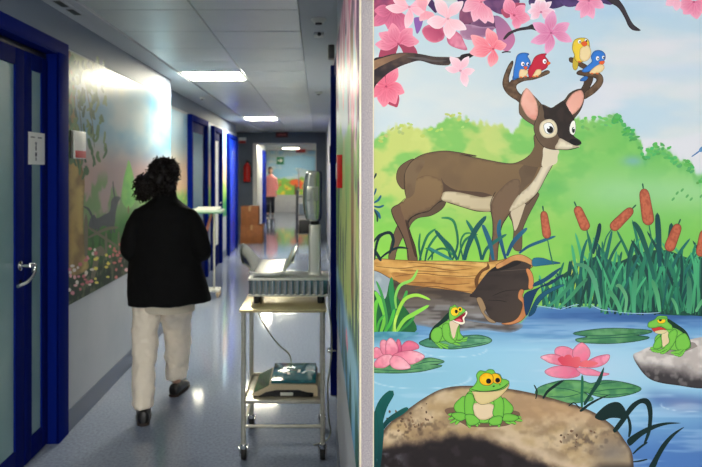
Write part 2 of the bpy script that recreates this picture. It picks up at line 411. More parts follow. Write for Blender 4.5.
# ---------------------------------------------------------------- near blue double door (recess in the left wall)
XD = -1.56
d1 = thing('door_1', (XD, 2.8, 0), None, None); d1['kind'] = 'structure'
fm = MB()
fm.box(XD-.03, XL+.008, R1, R1+.02, 0, 2.27)                      # reveal facing the viewer
fm.box(XL-.002, XL+.012, R1, R1+.15, 0, 2.246, .003)               # casing on the wall
fm.box(XL-.002, XL+.012, R0-.15, R1+.15, 2.245, 2.315, .003)
fm.box(XL-.002, XL+.012, R0-.15, R0, 0, 2.245, .003)
fm.box(XD-.03, XL+.008, R0, R1, 2.235, 2.268)
fm.box(XD-.03, XL+.008, R0-.02, R0, 0, 2.27)
fm.build('door_frame', M['blue'], d1)
def leaf(a, b, gl, nm, glass_m, frame_m, x=XD, zt=2.2, g0=.13, g1=2.11):
    f = MB(); g = gl
    f.box(x-.02, x+.02, a, g[0], .01, zt, .004).box(x-.02, x+.02, g[1], b, .01, zt, .004)
    f.box(x-.02, x+.02, g[0], g[1], .01, g0, .004).box(x-.02, x+.02, g[0], g[1], g1, zt, .004)
    o = f.build(nm, frame_m, d1)
    MB().box(x-.006, x+.010, g[0]-.005, g[1]+.005, g0-.005, g1+.005).build('glass_pane', glass_m, o)
    # slim bead round the pane
    MB().box(x+.010, x+.019, g[0], g[0]+.006, g0, g1).box(x+.010, x+.019, g[1]-.006, g[1], g0, g1).build('glazing_bead', M['blue'], o)
    return o
lf = leaf(2.36, 3.465, (2.46, 3.365), 'door_leaf', M['frost'], M['bluedoor'])
leaf(3.475, 3.765, (3.55, 3.69), 'door_leaf', M['frost'], M['bluedoor'])
leaf(R0+.005, 2.35, (R0+.09, 2.26), 'door_leaf', M['frost'], M['bluedoor'])
hd = MB(); hx = XD+.02
hd.cyl((hx, 3.405, 1.075), (hx+.008, 3.405, 1.075), .026, n=24, bev=.002)
hd.cyl((hx+.006, 3.405, 1.075), (hx+.055, 3.405, 1.075), .011)
hd.tube([(hx+.052, 3.41, 1.078), (hx+.064, 3.44, 1.07), (hx+.066, 3.425, 1.03), (hx+.06, 3.36, 1.0), (hx+.05, 3.28, .99)], [.011,.011,.010,.010,.009])
hd.cyl((hx, 3.405, .985), (hx+.006, 3.405, .985), .018, n=20)
h = hd.build('handle', M['chrome'], lf)
MB().box(XD-.018, XD+.012, 1.905, 3.765, 2.203, 2.232, .003).build('door_closer_rail', M['black'], d1)

# paper notice on the narrow leaf
pn = MB().box(XD+.0205, XD+.0225, 3.508, 3.716, 1.60, 1.775); pn = pn.build('paper_notice', M['white'], None, smooth=False, origin=(XD+.021, 3.61, 1.60))
tag(pn, 'white paper notice with small dark figures taped to the blue door glass', 'notice')
ink = mat('grey_printing_ink', (70,74,84), 0.6)
for k, (yy, zz, w, hh) in enumerate([(3.60,1.715,.018,.016),(3.60,1.69,.014,.028),(3.60,1.655,.022,.022),(3.60,1.63,.012,.018),(3.56,1.748,.05,.006),(3.65,1.748,.05,.006)]):
    MB().box(XD+.0226, XD+.0232, yy-w/2, yy+w/2, zz-hh/2, zz+hh/2).build('printed_figure' if k < 4 else 'printed_line', ink, pn, smooth=False)

# ---------------------------------------------------------------- doors further down the left wall
def far_door(n, y0, y1, zt, leafm, glassm, x=XL2, gl=True):
    d = thing('door_%d' % n, (x, (y0+y1)/2, 0), None, None); d['kind'] = 'structure'
    MB().box(x-.01, x+.06, y0, y0+.09, 0, zt, .004).box(x-.01, x+.06, y1-.09, y1, 0, zt, .004).box(x-.01, x+.06, y0+.09, y1-.09, zt-.08, zt, .004).build('door_frame', M['blue'], d)
    o = MB().box(x-.01, x+.02, y0+.09, y1-.09, .01, zt-.08, .004).build('door_leaf', leafm, d)
    if gl: MB().box(x+.018, x+.026, y0+.16, y1-.30, .35, zt-.22).build('glass_pane', glassm, o)
    MB().cyl((x+.02, y1-.16, 1.03), (x+.06, y1-.16, 1.03), .012).tube([(x+.06,y1-.16,1.03),(x+.065,y1-.22,1.03),(x+.06,y1-.28,1.02)], .009).build('handle', M['chrome'], o)
    return d
far_door(2, 8.42, 9.72, 2.29, M['bluedoor'], M['palegl'])
far_door(3, 10.28, 11.18, 2.26, M['bluedoor'], M['white'])
d4 = thing('door_4', (XL2, 12.1, 0), None, None); d4['kind'] = 'structure'
MB().box(XL2-.01, XL2+.06, 12.05, 12.15, 0, 2.24, .004).box(XL2-.01, XL2+.06, 13.22, 13.32, 0, 2.24, .004).box(XL2-.01, XL2+.06, 12.15, 13.22, 2.16, 2.24, .004).build('door_frame', M['blue'], d4)
MB().box(XL2-.01, XL2+.03, 12.15, 13.22, .01, 2.16, .004).build('door_leaf', M['cobalt'], d4)
# door ajar beyond the portal
d5 = thing('door_5', (-1.60, 20.3, 0), None, None); d5['kind'] = 'structure'
MB().box(-1.66, -1.57, 19.2, 20.4, 0, 2.15, .004).build('door_leaf', M['blue'], d5)
# blue door in the right wall: only its frame end shows
d6 = thing('door_6', (.14, 4.1, 0), None, None); d6['kind'] = 'structure'
MB().box(.095, .22, 4.58, 4.70, 0, 2.30, .004).box(.118, .165, 3.705, 4.58, 2.22, 2.30, .003).box(.118,.165,3.705,3.76,0,2.22,.003).build('door_frame', M['blue'], d6)
lf6 = MB().box(.145, .165, 3.76, 4.575, .01, 2.22, .004).build('door_leaf', M['bluedoor'], d6)
MB().box(.087, .0955, 4.60, 4.66, 1.62, 1.74, .002).build('lock_plate', M['black'], d6)
MB().box(.075, .118, 4.45, 4.56, 2.33, 2.42, .006).build('door_closer', mat('bronze_grey_metal',(110,108,104),.4,.6), d6)
# ---------------------------------------------------------------- small fittings
def slab(name, mb, m, label, cat, org, group=None):
    o = mb.build(name, m, None, origin=org); return tag(o, label, cat, group)
t = thing('card_reader', (XL, 4.2, 1.63), 'white and red wall plate with a black reader beside the blue door frame', 'wall plate')
MB().box(XL+.004, XL+.012, 3.955, 3.995, 1.64, 1.81, .002).build('reader', M['black'], t)
MB().box(XL+.004, XL+.020, 3.997, 4.19, 1.64, 1.81, .003).build('plate', M['white'], t)
MB().box(XL+.0195, XL+.0215, 4.003, 4.184, 1.645, 1.69, .0005).build('red_band', M['red'], t)
t = thing('fire_call_point', (XR, 2.86, 1.5), 'red fire call box fixed to the painted wall beside the corner', 'call box')
MB().box(XR-.027, XR-.002, 2.83, 2.95, 1.492, 1.636, .003).build('housing', M['red'], t)
MB().box(XR-.0295, XR-.0265, 2.85, 2.93, 1.53, 1.60, .001).build('break_pane', M['white'], t)
t = thing('door_stop', (0.118, 3.9, .50), 'small steel knob stop sticking out of the right wall behind the trolley', 'door stop')
MB().cyl((.117,3.9,.50),(.085,3.9,.50),.006).cyl((.085,3.9,.50),(.062,3.9,.50),.017,bev=.003).build('knob', M['chrome'], t)
# detectors on the ceiling border and the grille on the left border
Zb = CEIL-.012
def detector(x, y, label, r=.04, box=False):
    t = thing('smoke_detector' if not box else 'ceiling_sensor', (x, y, Zb), label, 'detector' if not box else 'sensor')
    if box:
        MB().box(x-.03, x+.035, y-.05, y+.05, Zb-.022, Zb, .006).build('housing', M['white'], t)
        MB().ball((x+.005, y-.045, Zb-.014), .014, 2).build('lens', M['black'], t)
    else:
        MB().lathe([(r*1.2,0),(r*1.2,-.006),(r,-.012),(r*.8,-.024),(r*.3,-.028),(0,-.028)], (x,y,Zb)).build('housing', M['white'], t)
        MB().lathe([(r*.55,-.026),(r*.5,-.034),(0,-.036)], (x,y,Zb)).build('sensor_head', M['black'], t)
detector(.01, 4.0, 'round ceiling detector nearest on the pale ceiling strip at the right')
detector(.01, 4.42, 'small boxy sensor with a dark lens behind the near round detector', box=True)
detector(.02, 7.75, 'round ceiling detector further along on the right ceiling strip')
detector(-1.45, 8.3, 'small round ceiling detector on the left ceiling border before the far doors', .03)
t = thing('air_vent', (-1.41, 3.72, Zb), 'slim vent with two dark slots in the left ceiling border', 'vent')
MB().box(-1.45, -1.37, 3.52, 3.92, Zb-.003, Zb, .001).build('frame', M['gyps'], t)
for y in (3.56, 3.75): MB().box(-1.43, -1.39, y, y+.13, Zb-.0045, Zb-.003).build('slot', M['black'], t)

# hanging and wall signs
def exit_sign(x, y, z, w, hh, m, label, fig):
    t = thing('exit_sign', (x, y, z), label, 'sign')
    MB().box(x-w/2, x+w/2, y-.02, y+.02, z, z+hh, .004).build('panel', m, t)
    g = MB()
    if fig == 'bar':
        g.box(x-w*.34, x+w*.34, y-.0215, y-.0202, z+hh*.36, z+hh*.62)
    else:
        g.prism([(x-w*.34,y-.0202,z+hh*.42),(x+w*.02,y-.0202,z+hh*.42),(x+w*.02,y-.0202,z+hh*.2),(x+w*.34,y-.0202,z+hh*.5),(x+w*.02,y-.0202,z+hh*.8),(x+w*.02,y-.0202,z+hh*.58),(x-w*.34,y-.0202,z+hh*.58)],(0,-.0013,0))
    g.build('pictogram', M['white'] if fig != 'bar' else mat('dull_red_print',(190,90,80),.5), t)
    return t
exit_sign(-.85, PY-.05, 2.36, .30, .13, mat('dark_maroon_sign',(88,22,24),.4), 'dark red sign over the grey portal', 'bar')
exit_sign(-.52, 21.0, 2.13, .30, .10, mat('bright_red_sign',(190,50,48),.4), 'bright red sign hanging from the ceiling beyond the portal', 'bar')
exit_sign(-1.37, END-.03, 1.78, .27, .28, mat('green_sign',(16,120,84),.4), 'square green sign on the far mural beyond the portal', 'arrow')
t = thing('alarm_lamp', (-1.81, PY, 2.22), 'white and red alarm lamp box near the ceiling left of the portal', 'alarm lamp')
MB().box(-1.90, -1.72, PY-.07, PY-.001, 2.28, 2.36, .006).build('housing', M['white'], t)
MB().box(-1.89, -1.73, PY-.068, PY-.005, 2.22, 2.28, .006).build('lens', M['red'], t)
# ---------------------------------------------------------------- the big mural: picture units are 1/389 m on the wall
MS = 389.0
PM = paint_material('mural_print')
def to_big(X, Y): return np.stack([(X-VX)/MS, np.full(np.shape(X), WALL_Y-.004), EYE+(VY-Y)/MS], -1)
def bush_edge(X):
    b = np.interp(X, [370,378,386,396,408,425,436,446,462,478,492,504,512,522,534,552,575,590,600,612,619,624,634,640,643,650,662,670,677,690,696,704,730,780,900],
                     [146,136,132,128,126,129,126,116,119,122,124,126,132,121,119,119,117,121,119,115,117,126,133,144,156,149,147,152,160,163,176,172,160,170,150])
    return b + 5*(fbm(X/9, X*0+3.1, 5)-.5) + 3*np.sin(X*.9)*.4
def bg(X, Y):
    c = mix((212,220,220), (190,212,222), sstep(.35,.7,fbm(X/90,Y/38,11)))
    c = mix(c, (224,222,226), .8*sstep(.40,.66,fbm((X-60)/120,Y/30,23))*sstep(520,610,X))
    c = mix(c, (168,203,226), .75*np.exp(-((X-625)/60)**2-((Y-8)/18)**2) + .35*np.exp(-((X-690)/60)**2-((Y-72)/10)**2))
    c = mix(c, (216,222,220), .6*np.exp(-((X-455)/70)**2-((Y-85)/40)**2))
    e = bush_edge(X)
    grn = mix((196,208,116), (128,198,98), sstep(430,600,X+34*(fbm(X/30,Y/30,7)-.5)*2))
    grn = mix(grn, (112,190,92), .75*sstep(.46,.62,fbm(X/34,Y/20,31)))
    grn = mix(grn, (206,214,126), .6*sstep(.5,.68,fbm(X/26,Y/18,41))*(1-sstep(520,640,X)))
    grn = mix(grn, (164,212,158), .75*sstep(540,620,X)*np.exp(-((Y-196)/24)**2))
    grn = mix(grn, (122,196,82), .7*sstep(180,240,Y))
    grn = mix(grn, (150,214,70), .55*sstep(200,260,Y)*(1-sstep(480,600,X)))
    n = 3.2*(fbm(X/5,Y/5,9)-.5)*2
    c = mix(c, grn, sstep(-2.2,2.2,Y-e+n*1.3))
    c = mix(c, (80,170,90), .35*np.exp(-((Y-e-5)/6)**2)*sstep(560,620,X))
    c = mix(c, (120,170,200), .6*np.exp(-((X-632)/10)**2-((Y-161)/5)**2))
    c = mix(c, (92,176,96), .5*np.exp(-((X-548)/16)**2-((Y-187)/7)**2))
    # water
    w = mix((88,138,190), (150,202,224), sstep(318,352,Y+6*(fbm(X/40,Y/6,55)-.5)))
    w = mix(w, (176,208,226), .8*np.exp(-((X-600)/80)**2-((Y-368)/24)**2))
    w = mix(w, (134,188,208), .5*(1-sstep(420,520,X))*sstep(345,370,Y))
    w = mix(w, (70,112,176), sstep(388,462,Y+.12*(X-640))*.9*sstep(585,640,X))
    w = mix(w, (84,116,172), .85*np.exp(-((Y-398-.10*(X-650))/9)**2)*sstep(630,660,X))
    w = mix(w, (150,150,180), .55*np.exp(-((X-682)/18)**2-((Y-405)/6)**2))
    w = mix(w, (46,84,140), .8*np.exp(-((Y-316)/7)**2)*sstep(520,560,X))
    w = mix(w, (44,110,130), .5*np.exp(-((Y-335)/7)**2)*(1-sstep(405,425,X)))
    w = mix(w, (186,216,232), .35*sstep(.55,.72,fbm(X/70,Y/5,77)))
    w = mix(w, (80,128,182), .45*sstep(.5,.7,fbm(X/50,Y/4,87))*(1-sstep(335,356,Y)))
    for cy_, cx_, rx_ in ((349,452,34),(377,420,50),(404,690,30)): w = mix(w, (206,226,236), .6*np.exp(-((np.hypot((X-cx_)/rx_,(Y-cy_)/(rx_*.22))-1)/.035)**2)*sstep(cy_-3,cy_+2,Y))
    sh = np.interp(X, [370,520,535,900],[322,322,306,306])
    return mix(c, w, sstep(-1,1.5,Y-sh))
xs = np.concatenate([np.arange(373.2, 708, 1.3), np.arange(709, 900, 4)]); ys = np.concatenate([np.arange(-190, -6, 6.0), np.arange(-4, 486, 1.3), [486]])
mural = grid_panel('mural', to_big, xs, ys, bg, PM, (0,-1,0))
tag(mural, 'large pond mural with a standing deer, frogs, reeds and pink blossoms facing the camera', 'mural')
A = Art(to_big, (0,-1,0), PM)
fA, fB, fC, fD, fE, fF = fr(500,30,5.983), fr(500,80,5.983), fr(373,0,5.983), fr(460,0,5.983), fr(373,140,3.677), fr(460,140,3.677)
fG, fH, fI, fJ, fK, fL = fr(440,360,6.667), fr(575,165,5.496), fr(410,295,7.778), fr(373,260,5.189), fr(620,300,5.183), fr(373,320,5.833)
fM, fN, fO, fP, fT = fr(525,325,5.191), fr(570,370,4.818), fr(470,240,5.192), fr(373,390,5.528), fr(530,0,4.058)
LINE = (44,34,26)

# scattered leaf dabs along the rim of the bushes
A.part('painted_bush')
for (x0, x1, col, n) in ((612,645,(74,168,84),44), (645,680,(86,176,92),40), (684,703,(84,170,90),18), (560,612,(112,190,96),26), (380,470,(178,198,104),26)):
    for k in range(n):
        x = random.uniform(x0, x1); y = float(bush_edge(np.array([x]))[0]) + random.uniform(-3, 8)
        A.add(ell(x, y, random.uniform(1.6,3.1), random.uniform(1.0,1.9), random.uniform(-40,40), 8), tuple(v+random.uniform(-10,14) for v in col), sm=2)
for x, y in ((676,193),(681,190),(686,196),(690,199),(672,199),(700,196)): A.add(ell(x,y,2.2,1.1,-50,8), (96,172,96), sm=2)
A.part('painted_twig')
A.add(blade([(704,146),(697,152),(690,157)],1.6),(70,120,170),sm=0); A.add(ell(701,149,4,2.3,-40), (88,140,190)); A.add(ell(704,156,3,2,20), (88,140,190))

# ---- blossom branch
rp = random.Random(21)
def petal(cx, cy, a, L, w, c_in, c_out, rim=None):
    a = R(a); ux, uy = math.cos(a), math.sin(a); vx, vy = -uy, ux; L *= rp.uniform(.92,1.12); bd = rp.uniform(-.28,.28)*w; w *= rp.uniform(.95,1.25); tw = rp.uniform(-.12,.12)
    P = [(cx, cy)] + [(cx+ux*L*t+vx*(w*s_+bd*t*t), cy+uy*L*t+vy*(w*s_+bd*t*t)) for t, s_ in ((.2,.24+tw),(.45,.50+tw),(.72,.46+tw),(.92,.22),(1.04,.02),(.94,-.20),(.74,-.42+tw),(.46,-.50+tw),(.2,-.26+tw))]
    A.add(P, c_in, g=(cx, cy, cx+ux*L*.8, cy+uy*L*.8, c_out), edge=(tuple(min(255,v*1.06) for v in c_out), 1.2, .5), step=1.7, sm=4)
    for q in (-.22, .02, .22): A.add(blade([(cx+ux*L*.12,cy+uy*L*.12),(cx+ux*L*.45+vx*(w*q+bd*.2),cy+uy*L*.45+vy*(w*q+bd*.2)),(cx+ux*L*.8+vx*(w*q*.8+bd*.6),cy+uy*L*.8+vy*(w*q*.8+bd*.6))], w*.09), tuple(v*.35+u_*.65 for v, u_ in zip(c_in, c_out)), sm=0)
def blossom(cx, cy, angs, L, w, c_in, c_out, label=None, eye=True, under=None):
    A.part('painted_blossom', label)
    if under:
        for a in under: petal(cx, cy, a, L*1.05, w*1.15, tuple(v*.75 for v in c_in), tuple(v*.82 for v in c_in))
    for a in angs:
        l = L
        if isinstance(a, tuple): a, l = a
        petal(cx, cy, a, l, w*(.6+.4*l/L), c_in, c_out)
    if eye:
        A.add(ell(cx,cy,1.3,1.1), tuple(v*.88 for v in c_in))
ru = random.Random(8)
for x, y in ((385,-28),(420,-40),(462,-30),(505,-38),(548,-30),(590,-36),(400,-74),(446,-82),(492,-76),(536,-84),(580,-74),(630,-50),(676,-44),(660,-90)):
    A.part('painted_foliage'); A.add(ell(x+ru.uniform(-8,8), y+ru.uniform(-4,10), 24, 14, ru.uniform(-30,30)), ru.choice([(110,70,110),(140,84,120),(176,90,120)]), noise=(7,(84,54,94),.5))
    blossom(x, y, [ru.uniform(0,30)+72*k for k in range(5)], 21, 11, *ru.choice([((226,100,136),(246,160,184)),((246,160,184),(252,208,218)),((206,84,120),(236,150,176))]))
A.part('painted_foliage', 'dark mauve leaves behind the pink blossoms')
A.add(fD((0,58),(60,60),(60,150),(0,150)), (120,70,100), g=(460,10,470,26,(80,50,84)))
A.add(fD((60,150),(110,110),(180,95),(230,110),(215,170),(140,172)), (122,78,112), g=(470,22,495,16,(96,60,96)), edge=(150,110,140) and ((150,110,140),2,.5))
A.add(fD((5,155),(60,150),(130,165),(205,165),(160,215),(100,238),(40,240),(0,215)), (176,130,158), g=(461,38,494,28,(132,84,122)), edge=((206,170,190),1.4,.6))
A.add(fD((205,100),(260,120),(310,190),(325,250),(290,305),(250,300),(225,250),(215,200)), (160,110,150), g=(494,18,512,50,(206,120,160)))
A.add(fD((140,0),(330,0),(350,20),(300,60),(250,90),(180,60)), (96,60,104), noise=(6,(140,90,130),.6))
A.add(fD((440,-20),(660,-20),(650,20),(560,55),(480,40),(410,30)), (64,46,92), noise=(5,(96,74,120),.6))
A.add(fT((120,-30),(350,-30),(330,20),(280,12),(250,5),(170,30),(130,20)), (74,52,100), noise=(5,(110,80,140),.5))
A.add(fC((230,-20),(330,-20),(380,50),(370,80),(320,30),(280,20)), (72,44,92))
A.add(fC((500,-20),(560,-20),(545,40),(520,50)), (70,44,88))
A.add(fC((245,110),(295,115),(285,170),(262,205),(250,170)), (140,92,168))
A.add(fC((520,70),(600,60),(650,100),(570,145),(520,140)), (146,84,112), noise=(5,(110,60,96),.6))
A.add(fC((0,-20),(140,-20),(120,60),(60,90),(0,140)), (176,80,112), noise=(6,(120,60,100),.7))
blossom(*fC((120,60))[0], [(95,20),(140,24),(65,26),(175,20)], 24, 13, (176,74,110), (222,120,152))
blossom(*fC((215,45))[0], [92,175,215,335,20], 21, 8.5, (244,156,178), (252,206,214), 'pale pink star blossom at the top left')
A.part('painted_petal', 'broad rose petal under the pale blossom')
A.add(fC((290,185),(330,150),(400,150),(425,190),(420,235),(370,258),(320,240)), (226,112,140), g=(424,40,436,28,(176,70,104)), edge=((240,160,180),1.5,.6), noise=(4,(200,90,120),.4))
A.part('painted_petal', 'long rose petal hanging below the pale blossom')
A.add(fC((440,215),(470,180),(520,210),(545,260),(560,302),(500,292),(450,265)), (222,118,146), g=(448,34,464,46,(236,160,180)), edge=((170,60,100),1.2,.5), noise=(4,(196,90,120),.4))
blossom(*fC((310,70))[0], [(110,10),(250,16),(50,12)], 14, 9, (240,140,160), (244,180,190), eye=False)
blossom(*fC((445,115))[0], [168,85,38,308,238,], 21, 11, (250,176,190), (250,218,224), 'large pale pink blossom above the branch')
blossom(*fD((125,15))[0], [(60,22),(120,21),(85,20),200,160,300], 19, 10.5, (238,120,150), (248,184,200))
blossom(*fD((320,95))[0], [(20,15),(160,4),(240,17),(320,15),80], 13, 9.5, (226,96,130), (246,160,184), under=[300,200])
blossom(*fD((480,75))[0], [270,225,315,180,0,40,140,250,290], 13, 6.5, (240,140,170), (250,222,230), 'small pale many petalled blossom at the top')
A.part('painted_branch', 'thin dark side branch among the blossoms')
A.add(fD((255,235),(275,205),(300,188),(350,170),(400,160),(425,148),(442,156),(440,172),(480,185),(500,205),(470,196),(430,180),(390,182),(340,190),(300,208),(266,238)), (40,32,38), edge=((84,72,78),.8,.4))
blossom(*fD((540,200))[0], [95,150,203,330,18,270], 20, 9.5, (214,106,150), (236,164,198), 'mauve pink star blossom hanging over the antlers')
blossom(*fC((150,265))[0], [182,205,250,320,345], 21, 11.5, (206,84,118), (236,150,172), 'rose blossom above the left end of the branch', under=[30,150])
blossom(*fr(360,0,4.058)((105,352))[0], [100,150,15,300,55,235], 20, 11.5, (220,80,112), (240,140,160), 'rose blossom below the left end of the branch', under=[60,280])
A.part('painted_branch', 'thick brown cherry branch curving in from the left')
A.add(fC((-4,368),(60,340),(130,322),(200,317),(280,325),(360,340),(445,343),(500,345),(550,332),(608,326),(575,350),(510,378),(470,372),(445,393),(360,388),(280,366),(220,378),(150,405),(90,440),(50,475),(20,505),(-4,530)), (44,36,42),
      g=(373,75,410,58,(70,58,56)), noise=((12,(112,88,72),.5,2.4),(5,(30,26,32),.4,2)), step=1.8)
A.add(fC((-4,372),(70,345),(140,327),(200,324),(160,345),(90,375),(40,400),(-4,420)), (170,132,98), g=(373,64,407,56,(96,76,64)), noise=(7,(132,98,76),.5,2), step=2)
A.add(fC((200,345),(290,345),(360,362),(440,365),(360,372),(270,358)), (92,84,84))
A.part('painted_branch', 'dark twig tip between the coral and mauve blossoms')
A.add(fD((0,335),(40,322),(90,322),(60,345),(0,372)), (34,26,30))
A.part('painted_twig')
A.add(blade(fD((300,314),(270,312),(245,318)),1.6), (34,26,30), sm=0)
blossom(*fD((195,295))[0], [(205,24),(262,20),(335,14),(95,18),(165,22)], 21, 11.5, (240,96,116), (250,164,172), 'coral pink blossom hanging from the branch')
blossom(*fC((520,425))[0], [2,185,65,240,300], 15, 7.5, (240,166,186), (250,214,222), 'small pale blossom below the branch tip')
A.part('painted_branch', 'curved dark twig at the top right of the deer')
A.add(fT((300,-10),(345,-8),(375,25),(395,65),(415,100),(445,125),(415,125),(395,108),(380,75),(355,35),(320,12)), (60,52,58), edge=((30,26,32),1,.5))
blossom(*fT((235,5))[0], [75,150,110,20,200], 17, 9, (226,110,150), (244,170,196), 'pink blossom cut by the top edge of the view')
blossom(*fT((660,10))[0], [80,130,30,170], 16, 11, (226,104,140), (240,160,184), 'pink blossom at the top right corner')
blossom(*fT((590,-8))[0], [150,90,190], 12, 8, (240,160,186), (246,190,206), eye=False)
A.part('painted_foliage', 'small blue green leaves at the left edge of the mural')
for (p, w) in (([(373,203),(378,200),(381,195)],2.6), ([(373,206),(379,207),(384,205)],2.4), ([(373,209),(378,213),(380,219)],3), ([(374,210),(377,216),(377,222)],2.2),([(372,180),(375,176),(376,173)],2.2),([(373,196),(375,192),(376,188)],2)):
    A.add(blade(p, w), (28,92,120) if w != 2.2 else (30,60,60), sm=0)

# ---- grasses behind and under the deer
def reed(p, w, c, c2=None): A.add(blade(p, w), c, g=None if c2 is None else (p[0][0], p[0][1], p[-1][0], p[-1][1], c2), sm=0, step=3)
A.part('painted_grass', 'dark green grass behind the log')
for p, w in (([(170,445),(180,400),(200,350),(230,325)],11),([(190,445),(200,400),(225,360),(245,340)],10),([(175,440),(168,390),(172,340)],9),([(290,440),(310,380),(300,310),(280,288),(248,286)],11),
             ([(285,440),(275,400),(250,360),(225,330)],15),([(310,440),(325,390),(345,360),(385,345)],10),([(400,440),(385,380),(365,330),(340,292)],11),([(200,440),(230,405),(265,400),(300,430)],9),
             ([(215,440),(215,410),(190,396)],8),([(330,440),(320,380),(335,345),(365,342)],8)):
    reed(fE(*p), w/3.677*1.0, (20,84,70), (40,130,80))
# hind legs and front legs, then body
A.part('painted_deer', 'brown deer with pale belly and pink ears')
BR, BR2, DK = (114,90,62), (132,106,72), (66,50,38)
A.add(fE((262,222),(262,238),(245,258),(210,277),(165,285),(140,305),(128,330),(112,350),(98,375),(84,410),(78,436),(58,436),(62,400),(72,360),(82,330),(96,305),(120,280),(170,262),(220,240)), (84,66,50), line=(LINE,.9), g=(440,200,395,255,(112,88,66)))
A.add(fF((180,265),(190,300),(196,335),(194,395),(222,402),(226,335),(238,300),(256,262),(276,225),(285,195),(230,210)), (104,82,62), line=(LINE,.9), g=(512,245,530,200,(96,76,56)))
A.add(fF((184,262),(192,300),(198,332),(208,322),(220,290),(234,248),(240,225),(205,235)), (206,190,158))
# rump and tail
A.add(fE((150,72),(115,85),(92,108),(86,140),(95,165),(112,180),(125,160),(135,120)), (104,82,60), line=(LINE,.9))
# body
A.add(fE((150,72),(190,52),(250,42),(300,45),(380,60),(467,78))[:5] + fF((0,53),(100,75),(180,88),(222,78),(255,55),(272,25),(274,-20),(330,-10),(350,40),(342,80),(315,130),(283,190),(262,215),(240,235),(220,205),(180,262),(165,285),(120,262))
      + fE((430,262),(380,260),(330,246),(285,232),(250,222),(225,240),(200,262),(160,270),(135,290),(128,300),(118,250),(122,215),(116,180),(116,130),(130,95)), BR2,
      g=(440,150,450,215,BR), noise=((30,(104,84,62),.45)), edge=(DK,1.6,.45), line=(LINE,1.0), step=2.5)
# shading of haunch, shoulder
A.add(fE((250,140),(262,160),(300,182),(352,188),(400,192),(436,205),(395,212),(330,202),(270,196),(255,215),(248,190),(256,170)), (84,64,48))
A.add(fE((258,192),(300,190),(352,200),(400,210),(440,206),(434,240),(430,262),(380,259),(330,246),(290,232),(252,220)), (212,198,164), g=(440,190,470,212,(196,180,146)), edge=((110,86,60),1.1,.5))
A.add(fE((118,215),(98,232),(75,244),(66,258),(74,285),(92,318),(108,350),(122,400),(128,443),(162,443),(156,402),(142,360),(130,322),(124,298),(150,275),(200,255),(240,225),(256,190),(250,150),(200,130),(150,150)), BR2,
      g=(420,180,408,245,(110,84,62)), edge=(DK,1.2,.4), line=None, step=2.5)
A.add(fE((66,256),(78,244),(98,240),(104,262),(118,300),(134,345),(150,400),(160,443),(144,443),(128,400),(112,350),(92,318),(74,285)), (108,82,62))
A.add(fE((118,300),(124,298),(142,360),(158,420),(152,425),(134,362)), (66,48,36))
for q in (fE((116,215),(96,234),(74,246),(67,260),(76,288),(94,322),(112,362),(126,410),(130,443)), fE((162,443),(155,395),(140,352),(128,310),(135,288),(165,272),(205,258))): A.add(blade(q, 1.1), LINE, sm=0)
# near front leg and chest
A.add(fF((126,205),(112,240),(116,290),(120,340),(112,400),(104,445),(134,445),(138,400),(144,350),(152,318),(168,288),(186,262),(212,215),(218,150),(180,150)), (116,94,70), g=(495,170,490,250,(116,88,66)), edge=(DK,1.1,.35))
for q in (fF((128,190),(112,225),(112,262),(118,300),(118,350),(110,400),(104,445)), fF((134,445),(140,380),(150,320),(170,284),(186,262))): A.add(blade(q, 1.0), LINE, sm=0)
A.add(fF((305,32),(350,40),(342,80),(315,130),(283,190),(250,222),(215,246),(180,262),(190,235),(215,200),(250,170),(280,130),(300,85)), (216,202,170), g=(520,205,548,155,(226,214,186)), edge=((120,98,70),1.0,.4))
A.add(fF((215,110),(222,150),(215,200),(222,195),(240,170),(262,150),(285,100),(300,60),(306,35),(280,60),(255,75)), (104,84,62), noise=(14,(94,74,54),.6))
A.add(fE((116,130),(122,180),(122,214),(150,196),(160,140),(190,80),(150,76),(128,98)), (120,98,72), noise=(12,(104,82,60),.7))
# neck up to head
A.add(fB((210,330),(205,380),(185,430),(150,475),(110,500),(260,520),(262,440),(262,405),(335,412),(330,380)), (110,88,62))
A.add(fB((262,402),(345,420),(340,455),(330,500),(250,520),(252,455)), (220,207,176))
# antlers
A.part('painted_antlers', 'forked brown antlers on which birds sit')
A.add(fA((70,188),(50,212),(32,250),(18,290),(14,330),(30,368),(60,398),(95,420),(125,440),(135,402),(108,378),(92,350),(98,326),(140,305),(190,298),(235,284),(285,262),(290,250),(270,246),(220,272),(180,282),(120,290),(72,300),(52,318),(48,285),(62,240),(73,205)),
      (88,66,48), line=(LINE,.8), noise=((5,(126,98,72),.7,2.5)), edge=((44,32,24),1.0,.5), step=1.6)
A.add(fA((410,172),(425,168),(452,180),(480,195),(516,218),(508,236),(478,224),(448,202),(415,192)), (82,62,44), line=(LINE,.8))
A.add(fA((508,286),(548,286),(545,312),(530,345),(505,385),(478,365),(495,330)), (70,52,38), line=(LINE,.8))
A.add(fA((456,256),(480,244),(540,256),(590,262),(610,292),(602,330),(565,372),(525,400),(500,412),(494,388),(530,352),(560,325),(574,300),(560,286),(505,276),(462,268)), (88,66,48), line=(LINE,.8), noise=((5,(126,98,72),.7)), edge=((44,32,24),1,.5), step=1.6)
A.part('painted_deer_head', 'dark masked deer face with a pale eye patch')
A.add(fB((112,190),(116,120),(150,60),(200,100),(240,145),(262,180),(262,250),(230,290),(190,265),(150,240),(122,212)), (110,88,66), line=(LINE,.9))
A.add(fB((152,50),(185,78),(212,125),(223,180),(218,225),(200,242),(165,222),(138,185),(120,140),(128,95)), (240,180,160), g=(522,90,534,118,(226,156,136)), noise=(7,(246,196,178),.4), edge=((150,90,70),1,.5), step=1.8)
